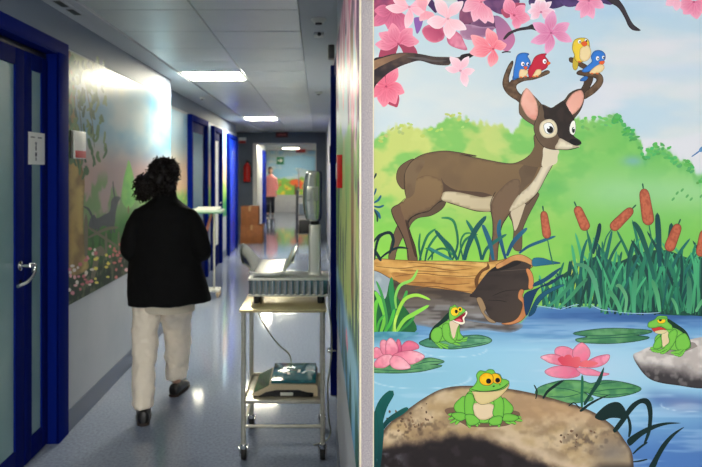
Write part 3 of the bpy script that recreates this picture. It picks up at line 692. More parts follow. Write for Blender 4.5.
A.add(fB((318,168),(350,142),(385,118),(410,85),(450,62),(490,60),(497,110),(480,170),(450,215),(430,228),(395,200),(360,185)), (74,56,42), line=(LINE,.9))
A.add(fB((482,64),(497,98),(484,150),(455,188),(425,210),(395,208),(382,180),(392,135),(420,92),(450,70)), (240,180,160), g=(565,112,583,95,(230,164,144)), edge=((150,90,70),1,.5), step=1.8)
A.add(fB((240,150),(300,170),(340,160),(400,180),(430,225),(440,300),(420,360),(400,400),(330,416),(265,402),(225,362),(203,310),(202,270),(225,210)), (104,84,64), line=(LINE,.9), noise=(6,(90,70,54),.5))
A.add(fB((250,152),(285,168),(320,160),(372,128),(398,160),(420,205),(440,232),(432,250),(418,300),(440,338),(474,362),(480,384),(440,395),(395,372),(350,346),(330,300),(322,262),(300,238),(262,232),(258,195)), (40,30,26), noise=(7,(58,44,38),.5), step=2)
A.add(fB((262,242),(300,236),(330,262),(338,305),(322,336),(280,348),(250,336),(232,305),(236,265)), (232,220,186), edge=((170,150,120),1.2,.5), step=2)
A.add(fB((258,275),(275,258),(300,260),(316,285),(312,310),(290,322),(268,312)), (248,248,244), line=((30,24,20),.6))
A.add(ell(*fB((295,298))[0], 3.2, 3.5), (16,12,12)); A.add(ell(*fB((286,286))[0], 1.0, 1.1), (250,250,250))
A.add(fB((355,350),(400,372),(440,392),(472,396),(464,405),(430,408),(395,416),(335,414),(325,400),(340,375)), (224,212,184), g=(556,142,575,148,(240,232,210)), edge=((150,120,90),.8,.5))
A.add(blade(fB((335,416),(400,418),(440,410),(468,402)),1.0), LINE, sm=0)
A.add(fB((428,352),(462,360),(480,378),(470,390),(440,390),(416,378),(408,365)), (12,10,12))
A.add(fB((440,245),(424,252),(412,285),(416,318),(436,328),(446,300),(446,268)), (244,240,228), line=((30,24,20),.6))
A.add(ell(*fB((434,300))[0], 1.5, 3.0), (14,60,40)); A.add(ell(*fB((435,303))[0], 1.0, 2.1), (10,12,12)); A.add(ell(*fB((437,290))[0], .7,.7), (250,250,250))

# ---- four small birds
def bird(label, bodyc, parts, belly, eyes, beak, tail=None, feet=()):
    A.part('painted_bird', label)
    ln = (tuple(v*.45 for v in bodyc), .6)
    if tail: A.add(fA(*tail), tuple(v*.85 for v in bodyc), line=ln)
    A.add(fA(*parts), bodyc, edge=(tuple(v*.7 for v in bodyc), 1.2, .5), line=ln, step=1.6)
    A.add(fA(*belly), (238,214,160), line=((150,110,60),.4), edge=((210,170,110),.8,.5), step=1.6)
    for ex, ey, r in eyes:
        A.add(ell(*fA((ex,ey))[0], r*.185, r*.235), (250,250,250), line=((50,40,50),.3)); A.add(ell(*fA((ex+3,ey+2))[0], .75, 1.0), (16,12,16))
    A.add(fA(*beak), (232,96,40), line=((130,40,20),.4))
    for x, y in feet: A.add(ell(*fA((x,y))[0], 1.6, .8, 10), (226,110,50))
bird('blue bird on the left antler', (50,122,208), ((80,290),(78,250),(88,200),(100,155),(130,140),(168,145),(160,160),(176,190),(172,225),(150,240),(130,262),(110,285)), ((118,240),(150,240),(165,250),(150,275),(120,288),(110,275)), ((132,205,9),(162,206,7)), ((138,222),(160,222),(150,240)), ((78,300),(72,285),(90,250),(104,285)), ((122,285),(150,280)))
bird('red bird on the left antler', (198,34,60), ((172,285),(165,245),(185,205),(205,165),(235,148),(272,145),(265,160),(285,190),(276,225),(245,245),(215,250),(190,280)), ((215,240),(240,240),(240,262),(215,280),(190,282),(200,262)), ((262,190,10),), ((280,192),(298,200),(280,212)), None, ((196,280),(216,278)))
bird('yellow bird on the right antler', (240,206,60), ((440,150),(428,110),(440,65),(480,50),(520,60),(530,100),(525,150),(500,185),(465,195),(445,180)), ((480,110),(520,95),(538,130),(530,170),(500,190),(475,175),(472,140)), ((470,72,8),(508,66,7)), ((480,82),(505,70),(515,88),(498,100)), ((440,160),(462,190),(455,235),(438,238),(430,210)), ((470,192),))
bird('blue bird on the right antler', (50,122,208), ((485,245),(520,215),(545,190),(540,160),(560,130),(595,126),(620,145),(622,175),(600,200),(570,225),(540,245),(505,255)), ((560,225),(600,205),(618,225),(600,252),(560,262),(530,258)), ((578,172,9),(612,166,7)), ((588,192),(618,188),(612,206),(595,206)), ((475,300),(500,280),(520,285),(505,305),(480,306)), ((545,262),(575,262)))

# ---- hollow log
A.part('painted_rock', 'pale grey stone at the left end of the log')
A.add([(370,262),(378,262),(386,268),(394,280),(400,300),(398,325),(370,330)], (150,164,172), noise=(7,(190,200,204),.7))
A.part('painted_reflection', 'grey brown reflection of the log on the water')
def under(X, Y, d):
    c = mix((84,70,58), (128,122,118), sstep(286,318,Y)); c = mix(c, (58,50,46), .6*sstep(.48,.62,fbm(X/30,Y/4,221)))
    c = mix(c, (164,166,168), .55*sstep(.54,.66,fbm(X/26,Y/3,223))*sstep(296,310,Y)); return mix(c, (112,140,170), .8*(1-sstep(0,3,d))*sstep(312,324,Y))
A.add([(392,280),(430,284),(478,290),(486,305),(494,318),(522,324),(510,332),(480,329),(450,331),(425,326),(402,321),(390,302)], (112,104,98), fn=under, step=1.8)
A.part('painted_log', 'hollow tan log with a dark mouth')
TAN = (214,164,88)
A.add(fO((-60,268),(0,295),(60,300),(70,360),(110,415),(180,432),(150,440),(60,428),(0,418),(-60,400),(-110,340)), (96,84,72), fn=under, step=2)
A.add([(371,259),(400,260),(430,261),(460,261),(484,262),(500,260),(508,258),(522,256),(532,263),(528,268),(515,262),(500,266),(488,272),(480,284),(478,293),(470,291),(440,288),(415,284),(395,280),(380,272),(371,268)], TAN, line=((92,60,26),.9),
      noise=((22,(232,190,116),.8,4),(12,(176,124,60),.75,6)), edge=((150,100,50),1.6,.5), step=2)
A.add([(392,272),(415,274),(440,276),(460,277),(476,279),(478,293),(460,291),(430,287),(405,284),(396,280)], (190,136,70), noise=((14,(150,100,48),.8,5),(9,(216,166,92),.5,5)), step=2)
for p in ([(376,266),(400,268),(425,266),(450,270),(472,268)], [(395,276),(420,273),(440,275),(465,276),(478,275)], [(400,270),(430,271),(460,272)], [(398,283),(425,282),(450,284),(470,283)], [(408,262),(440,264),(476,266)],[(415,288),(435,286),(455,290),(475,292)]):
    A.add(blade(p, .9), (120,78,36), sm=0)
A.add([(487,262),(489,268),(482,272),(478,280),(478,290)] + [(476,290),(474,279),(480,270),(486,266)], (104,66,30))
A.add(fO((50,215),(95,160),(140,130),(200,110),(260,105),(310,122),(308,150),(290,160),(300,200),(312,250),(270,262),(250,285),(262,315),(292,325),(285,380),(250,420),(190,428),(120,420),(90,385),(60,330),(35,300),(-5,290),(20,260)), (52,42,38), g=(482,276,520,312,(70,58,50)), noise=((22,(40,33,32),.5,4)), step=2)
A.add(fO((95,160),(140,130),(200,108),(260,105),(250,125),(180,150),(120,160)), (28,22,22))
A.add(blade(fO((290,150),(220,155),(150,160)),.7), (90,76,64), sm=0); A.add(blade(fO((260,258),(180,262),(110,290)),.8), (32,26,26), sm=0); A.add(blade(fO((90,310),(150,312),(190,320)),.8), (30,24,24), sm=0)
RIM = (208,150,92)
A.add(fO((140,146),(135,128),(170,108),(215,82),(262,76),(300,92),(328,118),(320,130),(280,112),(230,104),(185,125)), RIM, line=((92,56,26),.8), noise=(6,(180,116,64),.6))
A.add(fO((288,152),(305,152),(322,185),(325,235),(315,252),(300,246),(302,200)), (210,134,80), line=((92,56,26),.8))
A.add(fO((262,255),(275,262),(268,290),(285,315),(298,330),(292,375),(262,415),(210,435),(160,432),(215,422),(250,395),(268,350),(268,322),(248,300),(250,270)), (206,136,84), line=((92,56,26),.8), noise=(6,(180,110,60),.6))
A.add(fO((32,302),(55,300),(78,350),(70,372),(95,400),(130,425),(95,420),(60,375),(45,340)), (156,128,92), line=((80,56,34),.6))

# ---- leaves round the deer's feet and the log
A.part('painted_grass', 'blue green leaves around the front legs of the deer')
for p, w in (([(120,440),(110,380),(95,340),(82,310)],16),([(165,435),(150,380),(140,330),(146,290)],17),([(170,425),(190,380),(215,350),(245,322)],18),([(215,415),(250,390),(300,370),(350,352)],13)):
    reed(fF(*p), w/3.677, (20,72,110), (34,104,128))
for p, w in (([(10,440),(30,380),(60,320),(95,278)],19),([(75,440),(65,390),(45,340),(20,295)],10),([(80,440),(95,400),(130,370),(170,345)],14)):
    reed(fF(*p), w/3.677, (16,84,80), (30,112,100))
A.add(blade(fE((335,440),(345,395),(375,330),(415,280)), 5.8), (18,82,82), sm=0); A.add(blade(fE((308,440),(285,395),(250,360),(226,330)),4.6), (20,90,84), sm=0)
A.add(blade(fE((205,395),(240,415),(290,440)),3.6), (44,128,120), sm=0); A.add(blade(fE((440,440),(430,390),(415,345),(400,310)),5), (30,96,120), sm=0)
A.part('painted_grass', 'black green curved blades in front of the hind leg')
for p, w in (([(3,440),(20,360),(60,340),(74,372),(60,420)],3.6),([(20,440),(50,415),(90,395),(130,398)],2.6),([(3,400),(15,420),(30,445)],3.6),([(0,375),(22,350),(50,340)],2.6)): reed(fE(*p), w, (14,40,46))
A.part('painted_leaf', 'pointed teal leaf beside the log mouth')
A.add(fO((325,95),(370,92),(410,105),(465,118),(420,124),(370,130),(322,132)), (36,112,140), g=(535,258,560,264,(24,82,120)), line=((12,40,60),.5))
A.part('painted_reeds', 'dense green reeds in front of the far bank')
A.add([(548,300),(556,280),(580,262),(600,256),(615,262),(640,252),(665,250),(690,258),(720,255),(720,311),(690,315),(660,314),(640,312),(616,311),(600,304),(575,303)], (22,66,56), noise=((5,(30,92,66),.6)), step=2.6)
for p, c in (([(574,292),(578,275),(580,262)],(170,204,60)),([(590,300),(592,280),(591,262)],(140,190,50)),([(601,303),(600,285),(598,268)],(176,206,70)),([(568,276),(572,266),(575,258)],(190,214,80))): reed(p, 5, c)
rs = random.Random(12)
reedc = [(22,80,66),(32,106,78),(48,132,92),(18,58,54),(24,88,80),(62,146,98),(16,64,62),(28,96,70)]
for k in range(185):
    x = rs.uniform(540, 722); yb = 300 + (10 if x > 600 else 4) + rs.uniform(-3, 5)
    H = rs.uniform(28, 78)*(0.62 if x < 580 else 1)*(1.25 if 625 < x < 670 and rs.random() < .5 else 1)
    ln = rs.uniform(-.42, .42); cv = rs.uniform(-.25, .25)
    p = [(x, yb), (x+ln*H*.3, yb-H*.36), (x+ln*H*.65+cv*H*.2, yb-H*.7), (x+ln*H*1.0+cv*H*.6, yb-H*(1-abs(cv)*.3))]
    c = rs.choice(reedc); reed(p, rs.uniform(2.2, 4.2), c, tuple(min(v*1.22,255) for v in c))
for q, w, c in ((((60,340),(110,300),(150,255),(185,200)),4,(60,150,110)),(((110,340),(150,300),(195,250),(220,225)),4,(70,160,110)),(((270,340),(250,250),(220,185),(170,170)),5,(92,176,130)),(((350,360),(330,310),(300,270)),5,(84,176,120)),
                (((400,360),(400,280),(412,190)),5.4,(76,170,120)),(((440,350),(448,300),(455,270)),4,(70,160,110)),(((500,355),(490,290),(470,230)),5,(90,180,120)),(((570,365),(562,330),(545,300)),3.5,(96,184,124)),(((610,360),(615,290),(612,215)),6,(70,150,110)),
                (((640,355),(660,320),(690,290)),4,(96,180,120)),(((365,360),(370,300),(345,255),(330,258)),4,(110,190,130)),(((480,230),(450,120),(420,40),(395,5)),6,(28,100,84)),(((240,130),(260,60),(268,10)),5,(20,70,74)),(((500,180),(495,60),(490,-30)),6.5,(20,84,84)),(((520,180),(540,80),(545,10)),6,(30,96,84))):
    reed(fr(530,220,3.89)(*q), w, c, tuple(v*.8 for v in c))
A.part('painted_cattail', 'leaning brown cattail, leftmost of the row')
def cattail(p0, p1, w, label, stem):
    A.part('painted_cattail', label)
    A.add(blade(stem, 1.6), (40,110,84), sm=0)
    (x0,y0),(x1,y1) = p0, p1; L = math.hypot(x1-x0,y1-y0); ux, uy = (x1-x0)/L, (y1-y0)/L; nx, ny = -uy, ux
    A.add(blade([(x0,y0),(x0-ux*6,y0-uy*6)], 1.8), (40,96,70), sm=0)
    P = [(x0+ux*L*t+nx*w/2*s, y0+uy*L*t+ny*w/2*s) for t, s in ((0,0),(.03,.5),(.15,.88),(.5,1),(.85,1.05),(.97,.6),(1,0),(.97,-.6),(.85,-1.05),(.5,-1),(.15,-.88),(.03,-.5))]
    A.add(P, (196,104,72), line=((96,44,30),.7), noise=(1.5,(150,70,48),.6), edge=((140,66,46),1.6,.6), step=1.5, sm=3)
A.parts.pop(max(A.parts))
cattail(*fF((304,262),(318,360)), 7.5, 'upright brown cattail just right of the deer', fF((318,360),(330,420),(340,460)))
cattail(*fF((425,245),(462,330)), 9, 'leaning brown cattail, second from the deer', fF((462,330),(478,380),(480,440)))
cattail(*fH((308,240),(195,352)), 9, 'brown cattail tilted strongly to the right', fH((195,352),(165,400),(150,467)))
cattail(*fH((370,132),(400,328)), 10.5, 'tallest upright brown cattail', fH((400,328),(412,400),(416,467)))
cattail(*fH((562,325),(505,470)), 9.5, 'brown cattail among the right hand reeds', [(667,252),(664,275),(662,300)])
cattail((703,230),(699,256), 9, 'brown cattail cut by the right edge of the view', [(699,256),(698,290)])
cattail((742,200),(738,234), 9, 'brown cattail beyond the right edge', [(738,234),(736,290)])
A.part('painted_leaf', 'big dark blue leaves springing behind the log mouth')
A.add(fO((290,390),(275,300),(290,270),(340,250),(400,220),(480,175),(420,225),(360,245),(330,290)), (16,56,90), line=((8,30,50),.5))
A.add(fO((300,392),(320,340),(350,290),(400,255),(460,232),(485,232),(440,255),(390,285),(350,330),(330,375)), (14,70,100), g=(530,312,560,284,(28,100,120)), line=((8,30,50),.5))
A.add(fO((330,220),(380,195),(430,160),(470,140),(430,185),(370,225),(325,240)), (18,72,104))
for p in ([(536,305),(548,307),(560,309)],[(560,309),(572,305),(578,304)],[(590,304),(600,309),(618,311)],[(618,312),(640,313),(660,312)]): A.add(blade(p,.8),(160,194,220),sm=0)

# ---- bright grass tuft at left
A.part('painted_grass', 'bright yellow green tuft left of the log')
A.add(fJ((0,160),(60,200),(90,100),(130,200),(190,280),(215,372),(0,372)), (36,104,52), noise=(5,(26,84,60),.7))
for p, w, c in ([((10,370),(5,280),(20,200)),26,(96,180,60)],[((40,372),(60,290),(35,210),(8,160)),26,(110,190,66)],[((60,370),(70,300),(45,180),(15,105)),16,(60,140,70)],[((85,372),(110,290),(95,180),(95,85)),30,(40,124,70)],
                [((95,372),(125,280),(160,200),(175,155)),20,(60,150,64)],[((120,250),(115,190),(140,130),(200,100),(232,45)),17,(126,196,84)],[((105,372),(120,290),(160,205),(225,180),(297,205)),20,(150,204,70)],
                [((120,372),(160,310),(215,275),(290,232)),24,(130,200,70)],[((60,372),(90,320),(110,250)),20,(70,170,60)],[((20,372),(30,320),(60,280)),14,(70,160,60)],[((130,372),(180,330),(215,290)),16,(50,130,60)],[((115,370),(112,320),(125,280)),12,(176,212,90)]):
    reed(fJ(*p), w/5.189, c, tuple(min(255,v*1.12) for v in c))
A.part('painted_reflection', 'teal reflection under the tuft')
A.add(fJ((0,372),(215,372),(225,385),(180,395),(150,410),(0,410)), (96,160,180), noise=(8,(60,130,150),.7,3), step=2)

# ---- lily pads and water lilies
def pad(P, label, vein=None, c=(74,140,84), c2=(46,104,70)):
    A.part('painted_lily_pad', label)
    xs_ = [q[0] for q in P]; ys_ = [q[1] for q in P]
    A.add(P, c, g=(min(xs_), 0, max(xs_), 0, c2), noise=((14,(120,176,120),.6,3),(9,(50,112,80),.6,3)), line=((18,54,44),.9), edge=((30,84,62),1.6,.6), step=2.2)
    for v in vein or []: A.add(blade(v, .9), (34,92,70), sm=0)
pad(fI((70,370),(110,345),(160,330),(260,320),(400,315),(520,308),(600,325),(630,350),(590,375),(500,395),(400,408),(320,415),(240,408),(130,398)), 'lily pad under the open mouthed frog', [fI((320,350),(440,330),(600,335)), fI((330,400),(470,385),(600,360))], (84,150,120), (120,180,130))
pad(fr(530,220,3.89)((165,440),(215,428),(300,420),(400,422),(470,430),(440,442),(400,445),(460,455),(400,470),(300,478),(200,474),(175,462),(220,452)), 'long lily pad in the middle of the pond', [fr(530,220,3.89)((180,445),(300,448),(450,434)), fr(530,220,3.89)((200,462),(300,456),(440,452))], (88,150,96), (60,118,70))
pad(fL((0,255),(60,262),(150,250),(230,240),(320,218),(385,228),(412,240),(375,252),(330,256),(400,262),(340,282),(260,298),(150,305),(60,304),(0,298)), 'lily pad under the left pink water lily', [fL((230,262),(320,240),(405,240)), fL((0,285),(150,290),(300,275))], (96,160,100), (110,172,110))
pad(fM((50,350),(70,320),(130,298),(200,284),(290,286),(340,300),(400,285),(480,290),(560,308),(597,328),(560,350),(480,368),(400,372),(340,356),(300,345),(350,380),(300,395),(220,400),(130,385),(70,368)), 'broad lily pad under the right pink water lily',
    [fM((290,350),(220,330),(130,320)), fM((290,350),(200,370),(110,365)), fM((345,345),(440,330),(580,325)), fM((345,350),(440,360),(540,350)), fM((330,330),(400,300),(470,296))], (110,168,90), (84,150,92))
A.part('painted_water_lily', 'pink water lily at the left edge of the pond')
def lp(P, c, c2, g, ln=True): A.add(P, c, g=g+(c2,), noise=(4,tuple(v*.9 for v in c),.45), edge=(tuple(v*.8 for v in c),1.0,.5), line=((160,50,80),.5) if ln else None, step=1.8)
PK, PL = (238,120,146), (250,190,200)
lp(fL((150,180),(180,130),(215,118),(255,135),(265,160),(230,172),(180,185)), (232,110,140), PK, (400,352,418,340))
lp(fL((130,200),(135,130),(145,108),(160,130),(165,190)), (206,80,120), PK, (398,352,398,340))
lp(fL((0,180),(15,155),(45,170),(70,210),(20,220),(0,215)), PK, PL, (373,356,384,348))
lp(fL((60,200),(40,150),(50,115),(80,125),(110,205)), PK, PL, (390,355,382,340))
lp(fL((75,200),(75,130),(100,102),(125,120),(145,160),(130,210),(95,215)), PK, PL, (392,355,390,338))
lp(fL((10,270),(10,240),(50,205),(105,200),(110,240),(70,272),(35,275)), (240,128,150), PL, (376,366,390,355))
lp(fL((110,210),(150,185),(220,175),(275,190),(298,212),(260,240),(215,255),(160,235)), PK, PL, (394,355,420,352))
lp(fL((100,225),(120,205),(160,212),(200,245),(215,275),(160,285),(115,275),(98,250)), (246,150,168), PL, (392,356,405,368))
A.part('painted_water_lily', 'pink water lily on a stem at the right')
A.add(blade(fM((292,440),(290,380),(293,300),(292,255)),3.0), (34,104,74), sm=0)
lp(fM((150,135),(165,112),(210,110),(250,130),(300,165),(270,200),(210,190),(165,165)), (240,140,164), PK, (556,350,582,362))
lp(fM((245,128),(275,95),(300,92),(330,125),(330,160),(300,190),(250,165)), (246,150,172), (236,110,140), (578,343,584,362))
lp(fM((78,162),(130,148),(180,158),(210,190),(190,206),(130,195),(100,180)), PK, PL, (562,362,541,356))
lp(fM((320,185),(370,160),(432,152),(420,190),(370,215),(310,215),(290,200)), (236,110,136), (244,160,184), (583,366,607,356))
for q in (((165,175),(195,160),(200,210)),((200,160),(235,155),(250,215),(200,215)),((235,170),(280,165),(275,215),(225,215)),((285,190),(320,180),(375,195),(330,215),(280,212))): A.add(fM(*q), (222,72,92), g=(560,365,582,358,(236,110,116)))
lp(fM((100,235),(150,212),(210,210),(262,222),(280,255),(230,272),(170,270),(120,258)), (244,150,172), (228,100,134), (548,370,575,376))
lp(fM((262,220),(330,222),(380,240),(432,250),(400,260),(330,258),(290,250)), (244,150,176), (236,126,154), (578,368,607,374))

# ---- rocks
A.part('painted_rock', 'grey rock under the right hand frog')
def rock_right(X, Y, d):
    c = mix((186,176,168), (214,206,198), sstep(.4,.65,fbm(X/9,Y/6,201))); e = 364+.10*(X-632)+8*(fbm(X/12,Y/12,203)-.5)*2
    c = mix(c, (118,110,108), sstep(-6,5,Y-e)*.9); c = mix(c, (52,48,50), sstep(1,12,Y-e)*.9); c = mix(c, (150,142,138), .5*sstep(.55,.65,fbm(X/5,Y/5,204))*sstep(-8,6,Y-e))
    return mix(c, (40,36,40), .8*(1-sstep(0,2.2,d))*sstep(350,362,Y))
A.add(fK((62,285),(100,262),(150,240),(250,225),(340,205),(425,188),(560,170),(640,200),(640,440),(425,455),(300,440),(200,425),(140,400),(95,350)), (184,172,160), fn=rock_right, step=1.8)
A.part('painted_rock', 'large brown rock in the foreground')
def rock_front(X, Y, d):
    c = mix((184,156,114), (204,180,144), sstep(.4,.64,fbm(X/22,Y/14,211))); c = mix(c, (150,124,94), .7*sstep(.46,.66,fbm(X/16,Y/9,212)))
    c = mix(c, (190,150,112), .5*sstep(470,530,X)*(1-sstep(410,430,Y)))
    e = np.interp(X, [378,395,415,440,455,480,500,520,545,575,600,640], [446,443,441,436,433,436,443,452,462,474,486,490]) + 7*(fbm(X/9,Y/9,213)-.5)
    c = mix(c, (212,190,160), .75*np.exp(-((Y-e+7)/5.5)**2)*sstep(480,505,X)); c = mix(c, (106,88,74), .8*sstep(-7,1,Y-e)*(.5+.5*sstep(.4,.6,fbm(X/4,Y/4,214)))); c = mix(c, (34,29,31), sstep(-2,6,Y-e)*.95)
    c = mix(c, (112,108,116), .6*sstep(.5,.66,fbm(X/7,Y/7,215))*(1-sstep(396,412,X))*sstep(0,8,Y-e)); c = mix(c, (64,58,60), .45*sstep(.5,.7,fbm(X/12,Y/10,216))*sstep(4,12,Y-e))
    c = mix(c, (96,78,62), .65*sstep(.5,.64,fbm(X/5,Y/4,217))*np.exp(-((X-412)/32)**2-((Y-428)/13)**2)*1.5); c = mix(c, (88,74,64), .75*sstep(.44,.60,fbm(X/5,Y/4,218))*np.exp(-((X-588)/34)**2-((Y-440)/12)**2))
    c = mix(c, (128,122,116), .7*np.exp(-((X-612)/20)**2-((Y-452)/13)**2)); c = mix(c, (52,46,44), .8*sstep(458,468,Y)*sstep(585,605,X))
    return mix(c, (62,50,44), .75*(1-sstep(.5,4.5,d+2.5*(fbm(X/6,Y/6,219)-.5))))
A.add([(379,440),(383,430),(393,419),(408,408),(424,397),(442,388),(465,385),(500,387),(530,392),(560,400),(590,410),(612,425),(624,440),(631,452),(633,470),(634,486),(374,486),(377,460)], (184,152,108), fn=rock_front, step=1.6)
for k in range(46):
    x, y = random.choice([(random.gauss(400,12),random.gauss(425,7)), (random.gauss(585,14),random.gauss(440,9)), (random.gauss(425,20),random.gauss(418,8))])
    A.add(ell(x, y, random.uniform(.6,1.8), random.uniform(.5,1.4), random.uniform(0,90), 7), random.choice([(120,92,70),(96,74,58),(140,112,84)]), sm=2)
A.part('painted_leaf', 'dark leaves at the left of the foreground rock')
for p, w in (([(372,470),(376,430),(382,405),(393,390)],12),([(379,432),(388,420),(400,412),(408,407)],6),([(372,480),(374,440),(372,408)],9),([(378,470),(381,430),(377,404)],6)): reed(p, w, (14,58,62), (20,92,84))

# ---- frogs
GR, GD, GL = (120,196,72), (40,96,40), (24,60,30)
def limb(P, w, c=GR, fr_=None): A.add(blade(P, w), c, sm=0)
A.part('painted_frog', 'green frog with big yellow eyes sitting on the foreground rock')
A.add(fG((30,325),(110,310),(300,330),(480,330),(530,360),(470,420),(380,440),(200,440),(150,420),(60,370)), (120,92,74))
def gf(*P, c=GR, ln=True, n=None): A.add(fG(*P), c, line=(GL,.7) if ln else None, edge=((84,160,54),1.3,.6), step=1.6)
gf((165,240),(120,262),(92,300),(100,335),(140,352),(180,350)); gf((415,250),(455,275),(482,310),(475,345),(440,362),(410,360))
for P, w in (([(120,350),(85,355),(50,360)],2.6),([(120,360),(85,378),(52,390)],2.8),([(125,365),(100,395),(62,415)],2.6),([(140,370),(120,400),(98,425)],2.8),([(430,375),(480,370),(540,378)],2.8),([(430,385),(490,390),(548,400)],2.8),([(430,390),(470,405),(505,422)],2.8),([(425,395),(445,410),(470,418)],2.4)): A.add(blade(fG(*P),w+.9), GL, sm=0); A.add(blade(fG(*P),w), GR, sm=0)
gf((75,355),(110,345),(160,352),(165,385),(130,400),(90,380)); gf((415,360),(470,355),(520,375),(490,400),(440,402),(415,395))
gf((185,210),(240,200),(360,215),(410,250),(420,330),(400,400),(300,415),(200,395),(165,330),(165,260))
A.add(fG((215,290),(280,280),(345,290),(362,325),(345,370),(300,392),(250,385),(222,345)), (230,206,168), edge=((190,160,110),1.5,.6), line=((90,120,60),.5), step=1.8)
gf((170,230),(205,220),(225,260),(215,310),(222,360),(205,385),(170,370),(160,300)); gf((355,250),(395,235),(418,270),(420,340),(408,385),(370,380),(348,350),(358,300))
for P, w in (([(185,370),(180,410),(200,448)],3),([(200,370),(225,405),(250,438)],3),([(210,372),(240,395),(262,425)],2.6),([(385,370),(350,400),(328,432)],3),([(365,380),(330,395),(290,408)],2.8),([(395,375),(390,410),(388,445)],3)): A.add(blade(fG(*P),w+.9), GL, sm=0); A.add(blade(fG(*P),w), GR, sm=0)
gf((165,365),(215,360),(260,400),(230,425),(185,425)); gf((320,400),(360,372),(408,372),(400,420),(345,428))
A.add(fG((205,195),(240,200),(330,205),(400,195),(440,165),(455,145),(452,175),(420,215),(380,250),(320,282),(270,290),(235,265),(220,225)), (222,200,142), line=(GL,.6), edge=((190,160,100),1.4,.5), step=1.8)
gf((195,190),(225,165),(245,130),(240,95),(262,68),(300,72),(320,60),(350,62),(365,82),(395,92),(410,120),(440,128),(455,145),(430,180),(380,198),(300,205),(210,202))
A.add(fG((262,110),(290,85),(325,85),(350,105),(352,140),(325,162),(285,160),(264,140)), (248,200,20), line=(GL,.7), edge=((236,150,10),1.6,.6))
A.add(fG((345,90),(375,88),(398,108),(402,140),(380,152),(352,140),(352,110)), (248,200,20), line=(GL,.7), edge=((236,150,10),1.4,.6))
A.add(ell(*fG((320,136))[0], 2.6, 2.6), (14,10,8)); A.add(ell(*fG((380,130))[0], 2.4, 2.5), (60,16,8)); A.add(ell(*fG((381,131))[0], 1.7, 1.8), (14,10,8))
A.add(blade(fG((205,190),(280,205),(370,195),(420,175),(448,150)),1.0), GL, sm=0); A.add(ell(*fG((354,170))[0],1.2,.8,-10), (50,90,30)); A.add(ell(*fG((395,160))[0],.8,.6), (60,110,40))
A.part('painted_frog', 'open mouthed green frog on the lily pad')
A.add(fI((300,130),(320,150),(260,215),(200,270),(165,330),(150,345),(150,300),(180,245),(230,200)), (14,48,36), line=(GL,.5))
def g2(*P, c=GR): A.add(fI(*P), c, line=(GL,.6), edge=((90,160,54),1.1,.6), step=1.6)
for P, w in (([(175,345),(220,385),(250,415)],2.6),([(200,360),(250,380),(300,390)],2.4),([(210,365),(260,395),(295,412)],2.2),([(300,350),(340,370),(390,385)],2.4),([(320,345),(360,355),(400,358)],2),([(380,330),(410,340),(445,325)],2.4),([(385,340),(410,352),(440,345)],2)): A.add(blade(fI(*P),w+.7), GL, sm=0); A.add(blade(fI(*P),w), GR, sm=0)
g2((355,240),(378,230),(385,290),(410,325),(380,345),(350,330))
g2((300,190),(340,200),(370,220),(360,330),(340,355),(280,350),(200,360),(165,345),(165,300),(210,250),(250,220))
A.add(fI((305,200),(345,205),(378,215),(360,260),(345,320),(330,330),(315,280)), (226,204,170), line=((90,120,60),.4))
g2((165,340),(160,300),(180,262),(220,245),(245,265),(248,310),(230,350),(200,368))
g2((250,235),(290,215),(305,260),(310,320),(345,355),(320,372),(270,345),(250,300))
A.add(fI((330,185),(400,150),(430,120),(442,135),(430,160),(418,180),(422,212),(395,225),(350,208),(325,195)), (240,236,214), line=((120,40,40),.5))
A.add(fI((335,186),(400,150),(426,128),(425,150),(405,172),(410,205),(380,205),(345,195)), (150,16,40)); A.add(fI((350,190),(385,180),(398,200),(370,203)), (226,90,110))
g2((305,190),(300,140),(308,90),(325,85),(345,72),(362,88),(395,92),(415,105),(428,118),(400,142),(350,178),(315,196))
A.add(ell(*fI((345,125))[0], 3.9, 4.2, 10), (250,206,30), line=(GL,.5)); A.add(ell(*fI((384,108))[0], 2.2, 2.4), (250,206,30), line=(GL,.4))
A.add(ell(*fI((356,124))[0], 1.5, 1.9, -10), (16,12,10)); A.add(ell(*fI((385,108))[0], 1.2, 1.4), (16,12,10))
A.part('painted_frog', 'drowsy green frog on the grey rock at the right')
A.add(fK((150,250),(200,268),(280,285),(340,262),(390,240),(392,232),(350,215)), (150,138,130))
A.add(fK((240,95),(290,125),(335,160),(358,210),(356,245),(330,200),(290,160),(245,120)), (14,50,36), line=(GL,.5))
def g3(*P, c=GR): A.add(fK(*P), c, line=(GL,.6), edge=((84,156,54),1.1,.6), step=1.6)
g3((178,190),(200,175),(200,215),(185,230),(175,215))
g3((215,150),(262,140),(310,160),(350,205),(358,240),(320,262),(260,255),(215,250),(205,200))
A.add(fK((215,165),(240,158),(250,200),(235,240),(215,235),(210,200)), (228,206,160), line=((90,120,60),.4))
g3((245,175),(275,150),(290,165),(280,210),(245,260),(215,268),(225,240),(250,215))
g3((290,190),(330,170),(355,210),(352,240),(320,258),(290,250),(282,220))
for P, w in (([(205,245),(175,250),(150,245)],2.6),([(210,252),(180,262),(155,256)],2.4),([(240,255),(220,270),(200,270)],2.4),([(225,250),(205,262),(180,268)],2.2),([(320,255),(290,268),(255,270)],3),([(325,258),(300,280),(270,278)],2.6),([(330,255),(310,282),(290,286)],2.4)): A.add(blade(fK(*P),w+.7), GL, sm=0); A.add(blade(fK(*P),w), GR, sm=0)
g3((185,200),(205,190),(210,235),(185,250),(165,240))
A.add(fK((160,140),(200,138),(232,150),(215,162),(180,166),(165,155)), (206,60,50), line=(GL,.4)); A.add(fK((175,160),(215,152),(240,158),(215,172),(185,170)), (220,206,150), line=(GL,.4))
